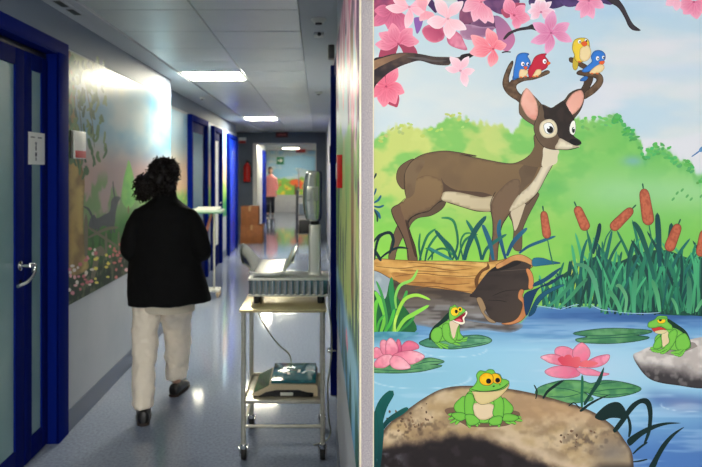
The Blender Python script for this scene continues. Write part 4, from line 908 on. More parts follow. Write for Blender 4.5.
g3((138,128),(145,112),(175,98),(190,82),(215,80),(238,84),(240,108),(262,130),(262,150),(235,148),(205,135),(165,142),(142,138))
A.add(ell(*fK((208,104))[0], 4.0, 2.7), (248,200,20), line=(GL,.5)); A.add(ell(*fK((203,100))[0], 1.5, 1.6), (14,12,8)); A.add(fK((185,98),(205,88),(235,92),(225,97),(205,97)), (104,176,64), line=(GL,.4))

# ---- dark blades in front
A.part('painted_leaf', 'almost black curling blades right of the foreground rock')
DKG = (14,40,38)
A.add(fN((115,222),(150,180),(190,155),(230,152),(258,180),(272,225),(255,235),(225,228),(190,228),(150,240)), DKG)
A.add(blade(fN((265,200),(280,240),(285,280),(278,322)),3.4), DKG, sm=0)
A.add(blade(fN((205,290),(250,230),(300,165),(360,142),(382,190),(375,290),(350,358)),4.8), DKG, sm=0)
A.add(fN((205,285),(250,225),(290,175),(340,145),(372,142),(386,165),(380,230),(368,290),(372,220),(360,165),(330,160),(290,200),(255,250),(218,295)), DKG)
A.add(fN((272,330),(320,295),(390,262),(460,248),(528,252),(460,260),(400,280),(340,315),(290,358),(276,356)), DKG)
A.add(fN((372,470),(400,415),(440,350),(490,300),(545,270),(500,310),(460,360),(425,420),(402,470)), DKG)
A.add(blade(fN((298,400),(330,370),(370,342)),2.4), DKG, sm=0); A.add(blade(fN((298,438),(330,434),(370,425)),2.0), DKG, sm=0)
A.add(blade(fM((52,380),(58,340),(42,305)),1.7), DKG, sm=0); A.add(blade(fM((90,378),(120,335),(200,280)),3.2), DKG, sm=0)
A.add(fM((300,400),(330,350),(370,280),(405,215),(390,290),(350,350),(310,410)), (20,66,56)); A.add(fM((280,438),(330,400),(380,375),(440,355),(380,385),(330,415),(292,445)), DKG); A.add(blade(fM((280,430),(250,400),(220,418)),1.5), DKG, sm=0)
A.finish(mural)
# ---------------------------------------------------------------- the corridor's side murals
PM2 = paint_material('side_mural_print', 0.4, 0.2)
PM3 = paint_material('side_mural_print_satin', 0.32, 0.16)
# right wall, seen at a grazing angle: X = distance along the wall, Y = height
def to_right(X, Y): return np.stack([np.full(np.shape(X), XR-.0045), X, Y], -1)
def rbg(X, Y):
    c = mix((196,212,222), (226,222,214), sstep(.4,.65,fbm(X*1.5,Y*3,3)))
    g = mix((140,196,96), (190,206,120), sstep(.4,.65,fbm(X*3,Y*3,5)))
    e = 1.72+.16*(fbm(X*2.2,Y*0,9)-.5)*2 + .04*(fbm(X*14,Y*8,19)-.5)
    c = mix(c, g, sstep(.02,-.02,Y-e))
    c = mix(c, (150,110,78), sstep(.09,.07,abs(X-2.02-.12*(Y-1.4)**2))*sstep(1.1,1.2,Y)*1.0)
    c = mix(c, (206,190,160), sstep(.06,.04,abs(X-1.84-.05*np.sin(Y*6)))*sstep(1.1,1.3,Y)*.8)
    c = mix(c, (28,104,70), sstep(.48,.54,fbm(X*6,Y*2.4,13))*sstep(1.62,1.45,Y)*sstep(.9,1.05,Y))
    c = mix(c, (20,76,74), sstep(.52,.57,fbm(X*7,Y*2.4,23))*sstep(1.4,1.25,Y)*sstep(.9,1.0,Y))
    w = mix((70,140,190), (150,200,220), sstep(.35,.65,fbm(X*2,Y*6,33)))
    c = mix(c, w, sstep(1.10,1.02,Y+.05*(fbm(X*6,Y,35)-.5)))
    c = mix(c, (18,92,86), sstep(.50,.56,fbm(X*6,Y*3,43))*sstep(1.0,.86,Y))
    c = mix(c, (232,140,164), sstep(.05,.04,np.hypot((X-2.4)*.5,(Y-.95)*1.2))*1.0)
    pk = mix((222,120,156), (248,206,216), sstep(.4,.6,fbm(X*5,Y*5,53)))
    pk = mix(pk, (110,66,110), sstep(.55,.66,fbm(X*4,Y*5,57)))
    c = mix(c, pk, sstep(.44,.5,fbm(X*4,Y*4,59)+.8*(Y-1.95)))
    return c
rm = grid_panel('mural', to_right, np.arange(1.735, 3.692, .012), np.arange(.745, 2.275, .012), rbg, PM2, (-1,0,0), thick=.0045)
tag(rm, 'narrow looking side mural receding along the right corridor wall behind the call box', 'mural')
# left wall: drawn in picture units that unroll onto the wall plane
def to_left(X, Y):
    D = F*1.49/(VX-X); return np.stack([np.full(np.shape(X), XL+.004), D, EYE+(VY-Y)*D/F], -1)
def lbg2(D, Z):
    X = VX-F*1.49/D; Y = VY-(Z-EYE)*F/D
    c = mix((128,178,212), (206,216,218), sstep(.25,.75,fbm(D*1.0,Z*3,64)))
    c = mix(c, (214,184,178), .8*sstep(1.85,1.55,Z)); c = mix(c, (200,206,150), .6*sstep(2.06,2.24,Z+.10*(fbm(D*8,Z*8,62)-.5))*sstep(5.4,4.6,D))
    c = mix(c, (150,186,140), .8*sstep(.46,.58,fbm(D*5,Z*6,63)+.9*(1.42-Z))*sstep(1.6,1.45,Z))
    c = mix(c, (96,150,90), .8*sstep(1.30,1.1,Z+.12*(fbm(D*6,Z*6,67)-.5)))
    c = mix(c, (44,86,52), .8*sstep(1.0,.86,Z+.14*(fbm(D*7,Z*7,69)-.5)))
    c = mix(c, (60,110,60), .7*sstep(.5,.6,fbm(D*14,Z*14,71))*sstep(1.25,1.0,Z))
    c = mix(c, (200,180,170), .6*sstep(.62,.68,fbm(D*22,Z*22,73))*sstep(1.1,.9,Z))
    return 128+(c-128)*1.25-62
def to_leftm(D, Z): return np.stack([np.full(np.shape(D), XL+.004), D, Z], -1)
lm = grid_panel('mural', to_leftm, np.arange(3.935, 6.69, .016), np.arange(.76, 2.295, .014), lbg2, PM3, (1,0,0))
tag(lm, 'garden mural with tree, fence and dark animal on the left corridor wall', 'mural')
B = Art(to_left, (1,0,0), PM3); B.STEP = 2e-5
f8, f1 = fr(60,40,3.892), fr(60,140,2.747)
B.part('painted_tree', 'ochre tree trunk with hanging leaves')
B.add([(67,58),(72,60),(74,90),(76,130),(80,160),(84,180),(83,210),(84,250),(88,268),(70,275),(68,250),(68,200),(67,150)], (160,132,70), noise=((10,(104,80,44),.7,.5),), g=(67,0,86,0,(190,166,96)), edge=((84,66,44),2,.6))
rl = random.Random(5)
for k in range(150):
    x = 66+40*rl.random()**1.3; y0 = 54+rl.random()*(118-abs(x-84)*1.2)
    B.add(blade([(x,y0),(x+rl.uniform(-2,2),y0+5),(x+rl.uniform(-3,3),y0+rl.uniform(8,13))], rl.uniform(2.2,4.0)), rl.choice([(54,92,56),(78,112,66),(38,74,52),(100,124,76)]), sm=0)
for q, w in (([(84,80),(88,100),(92,125),(94,150)],1.2),([(76,95),(80,120),(82,150)],1.0)): B.add(blade(q,w),(84,96,64),sm=0)
B.part('painted_tree', 'tall bright green cypress')
B.add([(128,160),(131,168),(134,182),(135,198),(131,207),(125,207),(121,198),(123,180),(126,168)], (120,176,92), noise=(4,(84,150,84),.6)); B.add(blade([(128,206),(128,214)],2),(110,90,60),sm=0)
B.part('painted_animal', 'dark grey animal with raised tail on the fence')
B.add(f1((78,240),(82,215),(92,205),(100,215),(120,205),(135,195),(140,165),(150,155),(165,158),(158,172),(152,200),(148,235),(140,245),(118,235),(105,245),(96,244)), (66,70,78), noise=(5,(84,88,96),.5))
B.add(blade(f1((90,235),(86,210),(76,190),(62,182)),2.4),(60,64,72),sm=0); B.add(blade(f1((150,165),(146,140),(144,112)),1.4),(60,64,72),sm=0)
for q in (((96,235),(94,262)),((104,238),(104,262)),((138,240),(140,258)),((146,235),(148,256))): B.add(blade(f1(*q),2.2),(60,64,72),sm=0)
B.part('painted_fence', 'grey wooden fence with crossed rails')
for q, w in ((((70,320),(70,200)),4.4),(((76,268),(125,245),(160,240)),3.4),(((76,240),(110,262),(160,295)),3.0),(((125,330),(125,250)),3),(((160,310),(160,250)),2.4),(((88,380),(105,300),(118,320)),7)):
    B.add(blade(f1(*q),w),(104,96,78),sm=0)
B.part('painted_flowers', 'yellow and pink flowers at the foot of the fence')
for k in range(60):
    t = rl.random(); x = 68+58*rl.random(); y = 296-(x-68)*.36-rl.random()*40
    col = (226,210,90) if 94 < x < 108 and y > 255 else rl.choice([(206,126,140),(222,170,170),(190,100,110),(214,206,196)])
    if 110 < x < 122: col = (206,110,110)
    B.add(ell(x, y, rl.uniform(1.1,2.3), rl.uniform(1.0,2.2), 0, 8), col, sm=2)
B.finish(lm)
for q_ in COL.objects:
    if q_.name.startswith('painted_flowers'): q_['kind'] = 'stuff'
# panels between the doors further on
def fbgf(sd):
    def f(D, Z):
        c = mix((150,190,214), (232,196,164), sstep(2.05,1.5,Z+.1*(fbm(D*2,Z*2,sd)-.5)))
        c = mix(c, (140,190,96), sstep(1.36,1.24,Z+.2*(fbm(D*4,Z*3,sd+1)-.5)))
        c = mix(c, (60,140,84), sstep(1.12,.98,Z+.16*(fbm(D*4,Z*4,sd+2)-.5)))
        return mix(c, (232,216,110), .8*sstep(.6,.66,fbm(D*9,Z*9,sd+3))*sstep(1.4,1.2,Z))
    return f
for i, (x, a, b, lab) in enumerate(((XL2, 6.75, 8.40, 'landscape mural panel just before the first far blue door'), (XL2, 9.74, 10.26, 'narrow landscape mural panel between the first and second far doors'),
                           (XL2, 11.2, 12.03, 'landscape mural panel beside the bright cobalt door'), (-1.95, 13.45, 15.9, 'landscape mural panel left of the boxes near the portal'))):
    o = grid_panel('mural', (lambda xx: lambda D, Z: np.stack([np.full(np.shape(D), xx+.004), D, Z], -1))(x), np.arange(a, b, .03), np.arange(.74, 2.3, .03), fbgf(80+i*7), PM2, (1,0,0)); tag(o, lab, 'mural')
def fwall(X, Z):
    c = mix((150,196,226), (196,214,224), sstep(.4,.6,fbm(X*2,Z*4,91)))
    c = mix(c, (128,184,84), sstep(1.30,1.2,Z+.25*(fbm(X*5,Z*2,92)-.5)))
    c = mix(c, (226,206,80), sstep(.5,.58,fbm(X*7,Z*7,93))*sstep(1.25,1.1,Z))
    c = mix(c, (222,96,56), .95*sstep(.30,.22,1.5*np.hypot((X+.80)*.75,(Z-1.10)*1.3)+.12*(fbm(X*9,Z*9,94)-.5)))
    c = mix(c, (110,72,50), sstep(.05,.03,abs(X+.80))*sstep(1.05,.98,Z))
    return mix(c, (214,90,60), sstep(.62,.68,fbm(X*8+4,Z*8,96))*sstep(1.2,1.0,Z))
o = grid_panel('mural', lambda X, Z: np.stack([X, np.full(np.shape(X), END-.004), Z], -1), np.arange(-1.94, .05, .025), np.arange(.64, 2.30, .025), fwall, PM2, (0,-1,0))
tag(o, 'colourful mural with an orange tree on the far end wall beyond the portal', 'mural')
# ---------------------------------------------------------------- instrument trolley in the corridor
M['warmsteel'] = mat('warm_brushed_steel', (214,198,150), 0.35, metal=0.35, noise=(6,(200,184,138)))
M['beige'] = mat('beige_plastic', (206,190,160), 0.4)
M['teal'] = mat('teal_glass_plate', (24,92,104), 0.12, noise=(30,(40,112,122)), spec=0.6)
M['cable'] = mat('grey_green_cable', (150,156,140), 0.5)
M['silver'] = mat('silver_grey_plastic', (226,228,220), 0.3, metal=0.3)
M['headmetal'] = mat('mirror_metal_shell', (214,216,204), 0.18, metal=0.75)
M['rib'] = mat('ribbed_aluminium', (206,208,204), 0.25, metal=0.9)
M['traysteel'] = mat('polished_tray_steel', (136,140,134), 0.26, metal=0.95)
M['rubber'] = mat('dark_rubber', (26,26,28), 0.6)
TX0, TX1, TY0, TY1, TZ = -.412, .046, 3.53, 3.99, .82
t = thing('instrument_trolley', ((TX0+TX1)/2, (TY0+TY1)/2, 0), 'two tier steel instrument trolley on casters standing by the right wall', 'trolley')
tp = MB().box(TX0-.004, TX1+.004, TY0-.006, TY1+.006, TZ-.014, TZ, .003); tp.build('top_shelf', M['warmsteel'], t)
sh = MB().box(TX0+.02, TX1-.02, TY0+.01, TY1-.01, .312, .330, .003)
sh.box(TX0+.02, TX1-.02, TY1-.014, TY1-.01, .33, .345, .001).box(TX0+.02, TX0+.024, TY0+.01, TY1-.01, .33, .345,.001).box(TX1-.024, TX1-.02, TY0+.01, TY1-.01, .33, .345,.001)
sh.build('lower_shelf', M['steel'], t)
PX = (TX0+.016, TX1-.016); PYY = (TY0+.014, TY1-.014)
for x in PX:
    for y in PYY:
        MB().cyl((x,y,.085),(x,y,TZ-.013),.0125,n=20).build('leg', M['steel'], t)
        c = MB().cyl((x,y,.07),(x,y,.096),.0165,n=18,bev=.003)
        c.prism([(x-.022,y+.002,.078),(x+.022,y+.002,.078),(x+.022,y+.034,.05),(x+.022,y+.034,.026),(x-.022,y+.034,.026),(x-.022,y+.034,.05)], (0,.012,0))
        c.box(x-.024,x-.019,y-.008,y+.05,.028,.078,.001).box(x+.019,x+.024,y-.008,y+.05,.028,.078,.001)
        cs = c.build('caster', M['chrome'], t)
        MB().lathe([(.012,-.014),(.036,-.014),(.040,-.009),(.040,.009),(.036,.014),(.012,.014)], (x,y+.028,.040), axis='x', n=26).build('wheel', M['rubber'], cs)
for y in PYY: MB().cyl((PX[0],y,.19),(PX[1],y,.19),.009).build('rail', M['steel'], t)
for x in PX: MB().cyl((x,PYY[0],.19),(x,PYY[1],.19),.009).build('rail', M['steel'], t)

# ---- baby scale on top
t = thing('baby_scale', (-.157, 3.72, TZ), 'silver baby weighing scale with curved tray and tall display on the trolley top', 'scale')
X0, X1, Y0, Y1 = -.383, .062, 3.68, 3.93
pth = []
n = 132
for i in range(n+1):                               # fluted front face
    u = i/n; x = X0+.012+(X1-X0-.024)*u; pth.append((x, Y0+.004-.010*abs(math.sin(math.pi*12*u)), 0))
pth += [(X1-.003,Y0+.008,0),(X1,Y0+.02,0)] + [(X1-.0045*(1-abs(math.sin(math.pi*6*k/36))), Y0+.02+(Y1-Y0-.04)*k/36, 0) for k in range(1,36)] + [(X1,Y1-.02,0),(X1-.01,Y1,0),(X0+.01,Y1,0),(X0,Y1-.02,0),(X0,Y0+.02,0),(X0+.003,Y0+.008,0)]
MB().prism([(a,b,.872) for a,b,_ in pth],(0,0,.082)).build('housing', M['rib'], t, ang=60)
MB().box(X0-.004, X1+.004, Y0-.006, Y1+.004, .952, .966, .006).build('housing_lid', M['silver'], t)
MB().box(X0-.002, X1+.002, Y0-.004, Y1+.002, .862, .875, .005).build('housing_base', M['silver'], t)
for x in (X0+.045, X1-.04):
    for y in (Y0+.03, Y1-.03): MB().cyl((x,y,TZ),(x,y,.865),.018,.021,n=20,bev=.003).build('foot', M['rubber'], t)
MB().loft([((-.0125,3.80,z),(w,0,0),(0,w*.8,0)) for z, w in ((.964,.046),(.972,.038),(.99,.0355),(1.25,.034),(1.256,.031))], n=32, sq=4).build('column', M['silver'], t, ang=50)
MB().cyl((-.0125,3.80,1.252),(-.0125,3.80,1.285),.024,n=24,bev=.004).build('collar', M['rubber'], t)
hd_ = MB(); rg = []
for z, w, dx in ((1.276,.020,.003),(1.280,.036,.003),(1.293,.046,.001),(1.33,.0515,-.002),(1.38,.054,-.004),(1.44,.054,-.004),(1.50,.0515,-.001),(1.545,.047,.003),(1.560,.042,.005),(1.566,.028,.006)):
    rg.append(((-.0225+dx,3.80,z),(w*1.03,0,0),(0,.030+.25*w,0)))
hd_.loft(rg, n=36, sq=3.0); hh = hd_.build('display_head', M['headmetal'], t, ang=60)
MB().box(-.058,.008,3.7568,3.7602,1.395,1.475,.001).build('display_window', mat('light_grey_display',(196,200,190),.25,.5), hh)
MB().cyl((-.022,3.766,1.532),(-.022,3.759,1.533),.004,n=12).build('button', M['black'], hh)
# tray: a sheet bent up at both long sides, wings rounded towards the ends
def tray_sheet(th):
    b = MB(); bm = b.bm; nu, nv = 36, 26; top = []
    for layer in (0, 1):
        rows = []
        for j in range(nv+1):
            v = j/nv; y = 3.665+.46*v; e = math.sin(math.pi*min(max(v,.03),.97))**.45; row = []
            for i in range(nu+1):
                u = i/nu*2-1; x = -.272+.128*u*(1+.22*abs(u)**6*e)
                z = .994+.012*v + .020*u*u + (.112 if u < 0 else .116)*e*sstep(.62,1.0,abs(u)) - layer*th
                if u < 0: x -= .020*e*float(sstep(.75,1.0,abs(u)))
                row.append(bm.verts.new((x - layer*th*.6*(1 if u > .8 else (-1 if u < -.8 else 0))*-1, y, float(z))))
            rows.append(row)
        top.append(rows)
    for L in top:
        for j in range(nv):
            for i in range(nu): bm.faces.new((L[j][i],L[j][i+1],L[j+1][i+1],L[j+1][i]))
    a, c = top
    for i in range(nu):
        bm.faces.new((a[0][i],a[0][i+1],c[0][i+1],c[0][i])); bm.faces.new((a[nv][i],a[nv][i+1],c[nv][i+1],c[nv][i]))
    for j in range(nv):
        bm.faces.new((a[j][0],a[j+1][0],c[j+1][0],c[j][0])); bm.faces.new((a[j][nu],a[j+1][nu],c[j+1][nu],c[j][nu]))
    return b
tr = tray_sheet(.004).build('tray', M['traysteel'], t, ang=50)
MB().tube([(-.40+.236*k/12, 3.664, .998-.010+.022*abs(k/6-1)**2) for k in range(1,12)], .0075, n=8, smooth=2).build('tray_lip', M['white'], tr)
MB().box(-.33,-.21,3.72,3.86,.965,.994,.006).build('tray_support', M['silver'], t)

# ---- second scale on the lower shelf
SZ = .330
t = thing('platform_scale', (-.178, 3.75, SZ), 'low beige scale with a teal plate on the lower trolley shelf', 'scale')
b = MB(); prof = [(-.355,SZ+.010),(-.345,SZ+.022),(-.262,SZ+.062),(-.25,SZ+.070),(-.008,SZ+.070),(.003,SZ+.060),(.005,SZ+.012),(0,SZ+.006)]
b.prism([(x,3.585,z) for x,z in prof], (0,.34,0)); b.build('housing', M['beige'], t, ang=30)
b = MB(); b.prism([(-.31,3.580,SZ+.012),(-.28,3.580,SZ+.030),(-.22,3.580,SZ+.042),(-.10,3.580,SZ+.042),(-.05,3.580,SZ+.028),(-.02,3.580,SZ+.026),(-.02,3.580,SZ+.008),(-.30,3.580,SZ+.008)], (0,.006,0)); b.build('front_skirt', M['black'], t)
MB().box(-.20,-.13,3.576,3.583,SZ+.012,SZ+.030,.003).build('pull_tab', M['silver'], t)
b = MB(); b.prism([(-.343,3.60,SZ+.0245),(-.264,3.60,SZ+.0625),(-.2645,3.60,SZ+.0645),(-.3435,3.60,SZ+.0265)], (0,.31,0)); b.build('display_panel', mat('dark_green_display',(48,70,62),.2), t)
b = MB().box(-.252,-.006,3.597,3.925,SZ+.072,SZ+.090,.004); pl = b.build('weighing_plate', M['teal'], t)
for i, (x, y) in enumerate(((-.2,3.72),(-.17,3.70),(-.11,3.74),(-.08,3.72))): MB().box(x,x+.016,y,y+.05,SZ+.0902,SZ+.0908,rot=Matrix.Rotation(.5-i*.3,3,'Z')).build('printed_mark', M['silver'], pl)
for x in (-.31,-.03):
    for y in (3.61,3.9): MB().cyl((x,y,SZ),(x,y,SZ+.012),.012).build('foot', M['rubber'], t)

c = MB().tube([(-.36,3.93,.8245),(-.372,4.0,.824),(-.375,4.01,.79),(-.35,3.97,.70),(-.30,3.95,.615),(-.235,3.94,.53),(-.17,3.945,.47),(-.155,3.945,.42),(-.155,3.935,.37)], .0042, n=8).build('power_cable', M['cable'], None)
tag(c, 'thin grey green cable hanging from the upper scale down to the lower scale', 'cable')
c = MB().tube([(.072,3.95,.90),(.073,3.93,.84),(.071,3.86,.76),(.084,3.86,.64),(.087,3.86,.52),(.075,3.87,.40),(.063,3.88,.30),(.068,3.88,.12),(.08,3.87,.03),(.05,3.8,.006),(-.02,3.74,.006)], .0042, n=8).build('power_cable', M['cable'], None)
tag(c, 'loose cable looping down between the trolley and the right wall', 'cable')

# ---------------------------------------------------------------- cardboard boxes by the portal
card = mat('brown_cardboard', (140,86,46), 0.8, noise=(12,(126,78,42)))
tape = mat('pale_packing_tape', (160,122,78), 0.4)
def carton(x0, x1, y0, y1, z0, z1, label):
    t = thing('cardboard_box', ((x0+x1)/2,(y0+y1)/2,z0), label, 'box', 'stacked cardboard boxes by the portal')
    MB().box(x0,x1,y0,y1,z0,z1,.004).build('carton', card, t)
    MB().box(x0,(x0+x1)/2-.003,y0,y1,z1,z1+.004,.001).box((x0+x1)/2+.003,x1,y0,y1,z1,z1+.004,.001).build('flap', card, t)
    MB().box((x0+x1)/2-.025,(x0+x1)/2+.025,y0-.001,y0,z1-.1,z1+.0045).box((x0+x1)/2-.025,(x0+x1)/2+.025,y0-.001,y1,z1+.004,z1+.005).build('packing_tape', tape, t)
carton(-1.63,-1.16,14.0,14.4,0,.39,'brown cardboard box on the floor, bottom of the two by the portal')
carton(-1.62,-1.25,14.02,14.38,.395,.79,'brown cardboard box on top of another by the portal')

# ---------------------------------------------------------------- fire extinguisher on the wall left of the portal
t = thing('fire_extinguisher', (-1.69, 15.9, 1.28), 'red fire extinguisher hung on the grey wall left of the portal', 'extinguisher')
MB().lathe([(.06,0),(.085,.008),(.088,.03),(.088,.36),(.075,.41),(.045,.44),(.03,.45),(.03,.47)], (-1.69,15.91,1.28), n=28).build('cylinder', M['red'], t)
MB().cyl((-1.69,15.91,1.74),(-1.69,15.91,1.80),.022).box(-1.70,-1.68,15.80,15.93,1.79,1.805,.003).box(-1.70,-1.68,15.82,15.93,1.82,1.83,.003).build('valve', M['black'], t)
MB().tube([(-1.68,15.88,1.77),(-1.60,15.86,1.74),(-1.585,15.86,1.60),(-1.59,15.86,1.40)], [.012,.012,.012,.022]).build('hose', M['black'], t)
MB().box(-1.75,-1.63,15.985,16.0,1.45,1.66,.003).box(-1.70,-1.68,15.95,15.99,1.60,1.63).build('bracket', M['black'], t)

# ---------------------------------------------------------------- overbed table half hidden by the woman
t = thing('overbed_table', (-1.38, 8.1, 0), 'wheeled high table with papers standing in front of the far doors', 'table')
MB().box(-1.57,-1.16,7.92,8.32,1.062,1.082,.004).build('tabletop', mat('pale_green_laminate',(176,196,184),.4), t)
MB().box(-1.575,-1.155,7.915,8.325,1.045,1.056,.003).build('table_edge', mat('green_edge_band',(84,140,110),.4), t)
MB().box(-1.278,-1.254,8.09,8.115,.10,1.05,.005).build('column', M['steel'], t)
MB().box(-1.56,-1.20,8.06,8.10,.075,.105,.005).box(-1.56,-1.20,8.20,8.24,.075,.105,.005).box(-1.29,-1.24,8.06,8.24,.08,.11,.005).build('base', M['silver'], t)
MB().tube([(-1.30,8.10,1.03),(-1.36,8.10,.82),(-1.44,8.10,.60)],.016,smooth=1).build('brace', mat('copper_pink_tube',(200,130,110),.4,.3), t)
for x in (-1.54,-1.22):
    for y in (8.08,8.22):
        cst = MB().cyl((x,y,.055),(x,y,.08),.012).box(x-.02,x+.02,y-.01,y+.01,.035,.06,.004).build('caster', M['beige'], t)
        MB().lathe([(.01,-.012),(.030,-.012),(.034,0),(.030,.012),(.01,.012)], (x,y,.034), axis='x').build('wheel', mat('tan_caster_rubber',(150,126,104),.6), cst)
pp = MB()
for k in range(4): pp.box(-1.50+.01*k,-1.22+.012*k,7.98+.005*k,8.24,1.0822+.008*k,1.0892+.008*k,.001,rot=Matrix.Rotation(.06*(k-1),3,'Z'))
o = pp.build('paper_stack', M['white'], None, origin=(-1.36,8.1,1.082)); tag(o, 'small pile of white papers on the high wheeled table', 'papers'); o['kind']='stuff'

# ---------------------------------------------------------------- equipment cart before the portal
dk = mat('dark_grey_metal', (70,74,80), 0.4, 0.5)
t = thing('equipment_cart', (-.26, 13.9, 0), 'dark wheeled equipment cart seen behind the scale display near the portal', 'cart')
for x in (-.42,-.10):
    for y in (13.75,14.1):
        MB().cyl((x,y,.10),(x,y,1.05 if y < 14 else 1.15),.022).build('post', dk, t)
        cst = MB().cyl((x,y,.07),(x,y,.11),.012).box(x-.018,x+.018,y-.012,y+.012,.05,.08,.003).build('caster', dk, t)
        MB().lathe([(.015,-.015),(.045,-.015),(.05,0),(.045,.015),(.015,.015)], (x,y,.05), axis='x').build('wheel', M['rubber'], cst)
for z in (.22,.62,1.0): MB().box(-.43,-.09,13.74,14.11,z,z+.02,.004).build('shelf', dk, t)
MB().box(-.38,-.14,13.80,14.05,.24,.52,.02).build('battery_box', M['rubber'], t)
MB().box(-.38,-.16,13.80,14.0,.64,.86,.01).build('monitor_box', mat('blue_grey_casing',(96,108,124),.4), t)
MB().tube([(-.42,13.75,1.02),(-.44,13.68,1.14),(-.42,13.66,1.2),(-.36,13.66,1.2)],.012).build('push_handle', dk, t)
MB().cyl((-.39,14.05,1.0),(-.39,14.05,1.58),.010).tube([(-.44,14.05,1.56),(-.43,14.05,1.60),(-.39,14.05,1.575),(-.35,14.05,1.60),(-.34,14.05,1.56)],.006).build('drip_pole', M['chrome'], t)
# ---------------------------------------------------------------- people
def remesh(o, vox=.008, sm=6, fac=.6):
    m = o.modifiers.new('join', 'REMESH'); m.mode = 'VOXEL'; m.voxel_size = vox; m.use_smooth_shade = True
    s = o.modifiers.new('soft', 'SMOOTH'); s.iterations = sm; s.factor = fac
def folds(o, strength, size, seed=0):
    tx = bpy.data.textures.new('cloth_folds', 'CLOUDS'); tx.noise_scale = size; tx.noise_depth = 2
    d = o.modifiers.new('folds', 'DISPLACE'); d.texture = tx; d.strength = strength; d.mid_level = .5; d.texture_coords = 'LOCAL'
skin = mat('skin', (206,160,134), .5); jk = mat('black_wool_jacket', (13,13,15), .85, spec=.2, bump=(160,.25))
tro = mat('beige_cotton_trousers', (250,238,220), .8, spec=.2, bump=(220,.15)); hairm = mat('dark_curly_hair', (20,14,13), .55, spec=.3)
shoe = mat('black_leather', (16,15,16), .35); shirt = mat('cream_cotton', (216,206,186), .8)
def hand(b, w, d, up, side, s=1.0):
    """palm with four bent fingers and a thumb; w wrist, d pointing, up back-of-hand, side thumb side"""
    w, d, up, side = Vector(w), Vector(d).normalized(), Vector(up).normalized(), Vector(side).normalized()
    c = w+d*.045*s
    b.loft([(w-d*.01, side*.024*s, up*.018*s), (w+d*.02*s, side*.032*s, up*.016*s), (w+d*.06*s, side*.041*s, up*.014*s), (w+d*.09*s, side*.040*s, up*.012*s)], n=14)
    for k, L in enumerate((.068,.078,.073,.058)):
        p = w+d*.085*s+side*(.030-.020*k)*s; q = p+d*L*.5*s-up*.008*s; r = q+d*L*.33*s-up*.022*s
        b.tube([p-d*.02*s, p, q, r], [.0095*s,.0095*s,.0085*s,.007*s], n=8, smooth=3); b.ball(r, .007*s, 2)
    p = w+d*.025*s+side*.03*s; q = p+d*.03*s+side*.025*s-up*.01*s; r = q+d*.03*s+side*.006*s-up*.012*s
    b.tube([p-side*.015*s, p, q, r], [.012*s,.012*s,.010*s,.008*s], n=8, smooth=3); b.ball(r, .008*s, 2)
def head(b, c, f, s=1.0, chin=-.02):
    """skull, jaw, nose, lips, ears; f the facing direction"""
    f = Vector(f).normalized(); r = Vector((f.y, -f.x, 0)).normalized(); u = r.cross(f).normalized(); c = Vector(c)
    rot = Matrix((r, f, u)).transposed()
    b.ball(c+u*.02*s, (.074*s,.092*s,.088*s), 4, rot); b.ball(c+f*.028*s-u*.045*s, (.054*s,.058*s,.066*s), 3, rot)
    b.ball(c+f*.072*s-u*.098*s+u*.02*s, (.024*s,.020*s,.018*s), 2, rot)
    b.tube([c+f*.088*s+u*.015*s, c+f*.104*s-u*.012*s, c+f*.100*s-u*.026*s], [.008*s,.011*s,.010*s], n=10)
    b.ball(c+f*.083*s-u*.052*s, (.022*s,.010*s,.006*s), 2, rot); b.ball(c+f*.081*s-u*.062*s, (.019*s,.010*s,.006*s), 2, rot)
    for sx in (-1, 1):
        b.ball(c+r*sx*.030*s+f*.070*s-u*.0*s, (.016*s,.014*s,.012*s), 2, rot)      # lids and cheekbones
        b.ball(c+r*sx*.040*s+f*.060*s-u*.030*s, (.020*s,.018*s,.018*s), 2, rot)
        b.loft([(c+r*sx*.072*s-u*.028*s, f*.008*s, r*.006*s), (c+r*sx*.078*s-u*.010*s, f*.014*s, r*.008*s), (c+r*sx*.082*s+u*.012*s, f*.018*s, r*.008*s), (c+r*sx*.078*s+u*.024*s, f*.010*s, r*.006*s)], n=12)
    return f, r, u
def face(c, f, parent, s=1.0):
    f = Vector(f).normalized(); r = Vector((f.y, -f.x, 0)).normalized(); u = r.cross(f).normalized(); c = Vector(c)
    ew = mat('eye_white', (236,232,226), .2); iri = mat('brown_iris', (60,38,24), .2); lip = mat('lips', (170,96,88), .5)
    for sx in (-1, 1):
        e = MB().ball(c+r*sx*.030*s+f*.080*s, .0095*s, 2).build('eye', ew, parent); MB().ball(c+r*sx*.030*s+f*.0885*s, .0035*s, 2).build('iris', iri, e)
        MB().tube([c+r*sx*.016*s+f*.089*s+u*.018*s, c+r*sx*.032*s+f*.087*s+u*.023*s, c+r*sx*.046*s+f*.074*s+u*.017*s],[.002*s,.003*s,.0015*s],n=6).build('eyebrow', hairm, parent)
    MB().tube([c-r*.020*s+f*.085*s-u*.057*s, c+f*.0945*s-u*.056*s, c+r*.020*s+f*.085*s-u*.057*s],[.002*s,.005*s,.002*s],n=8).build('lips', lip, parent)

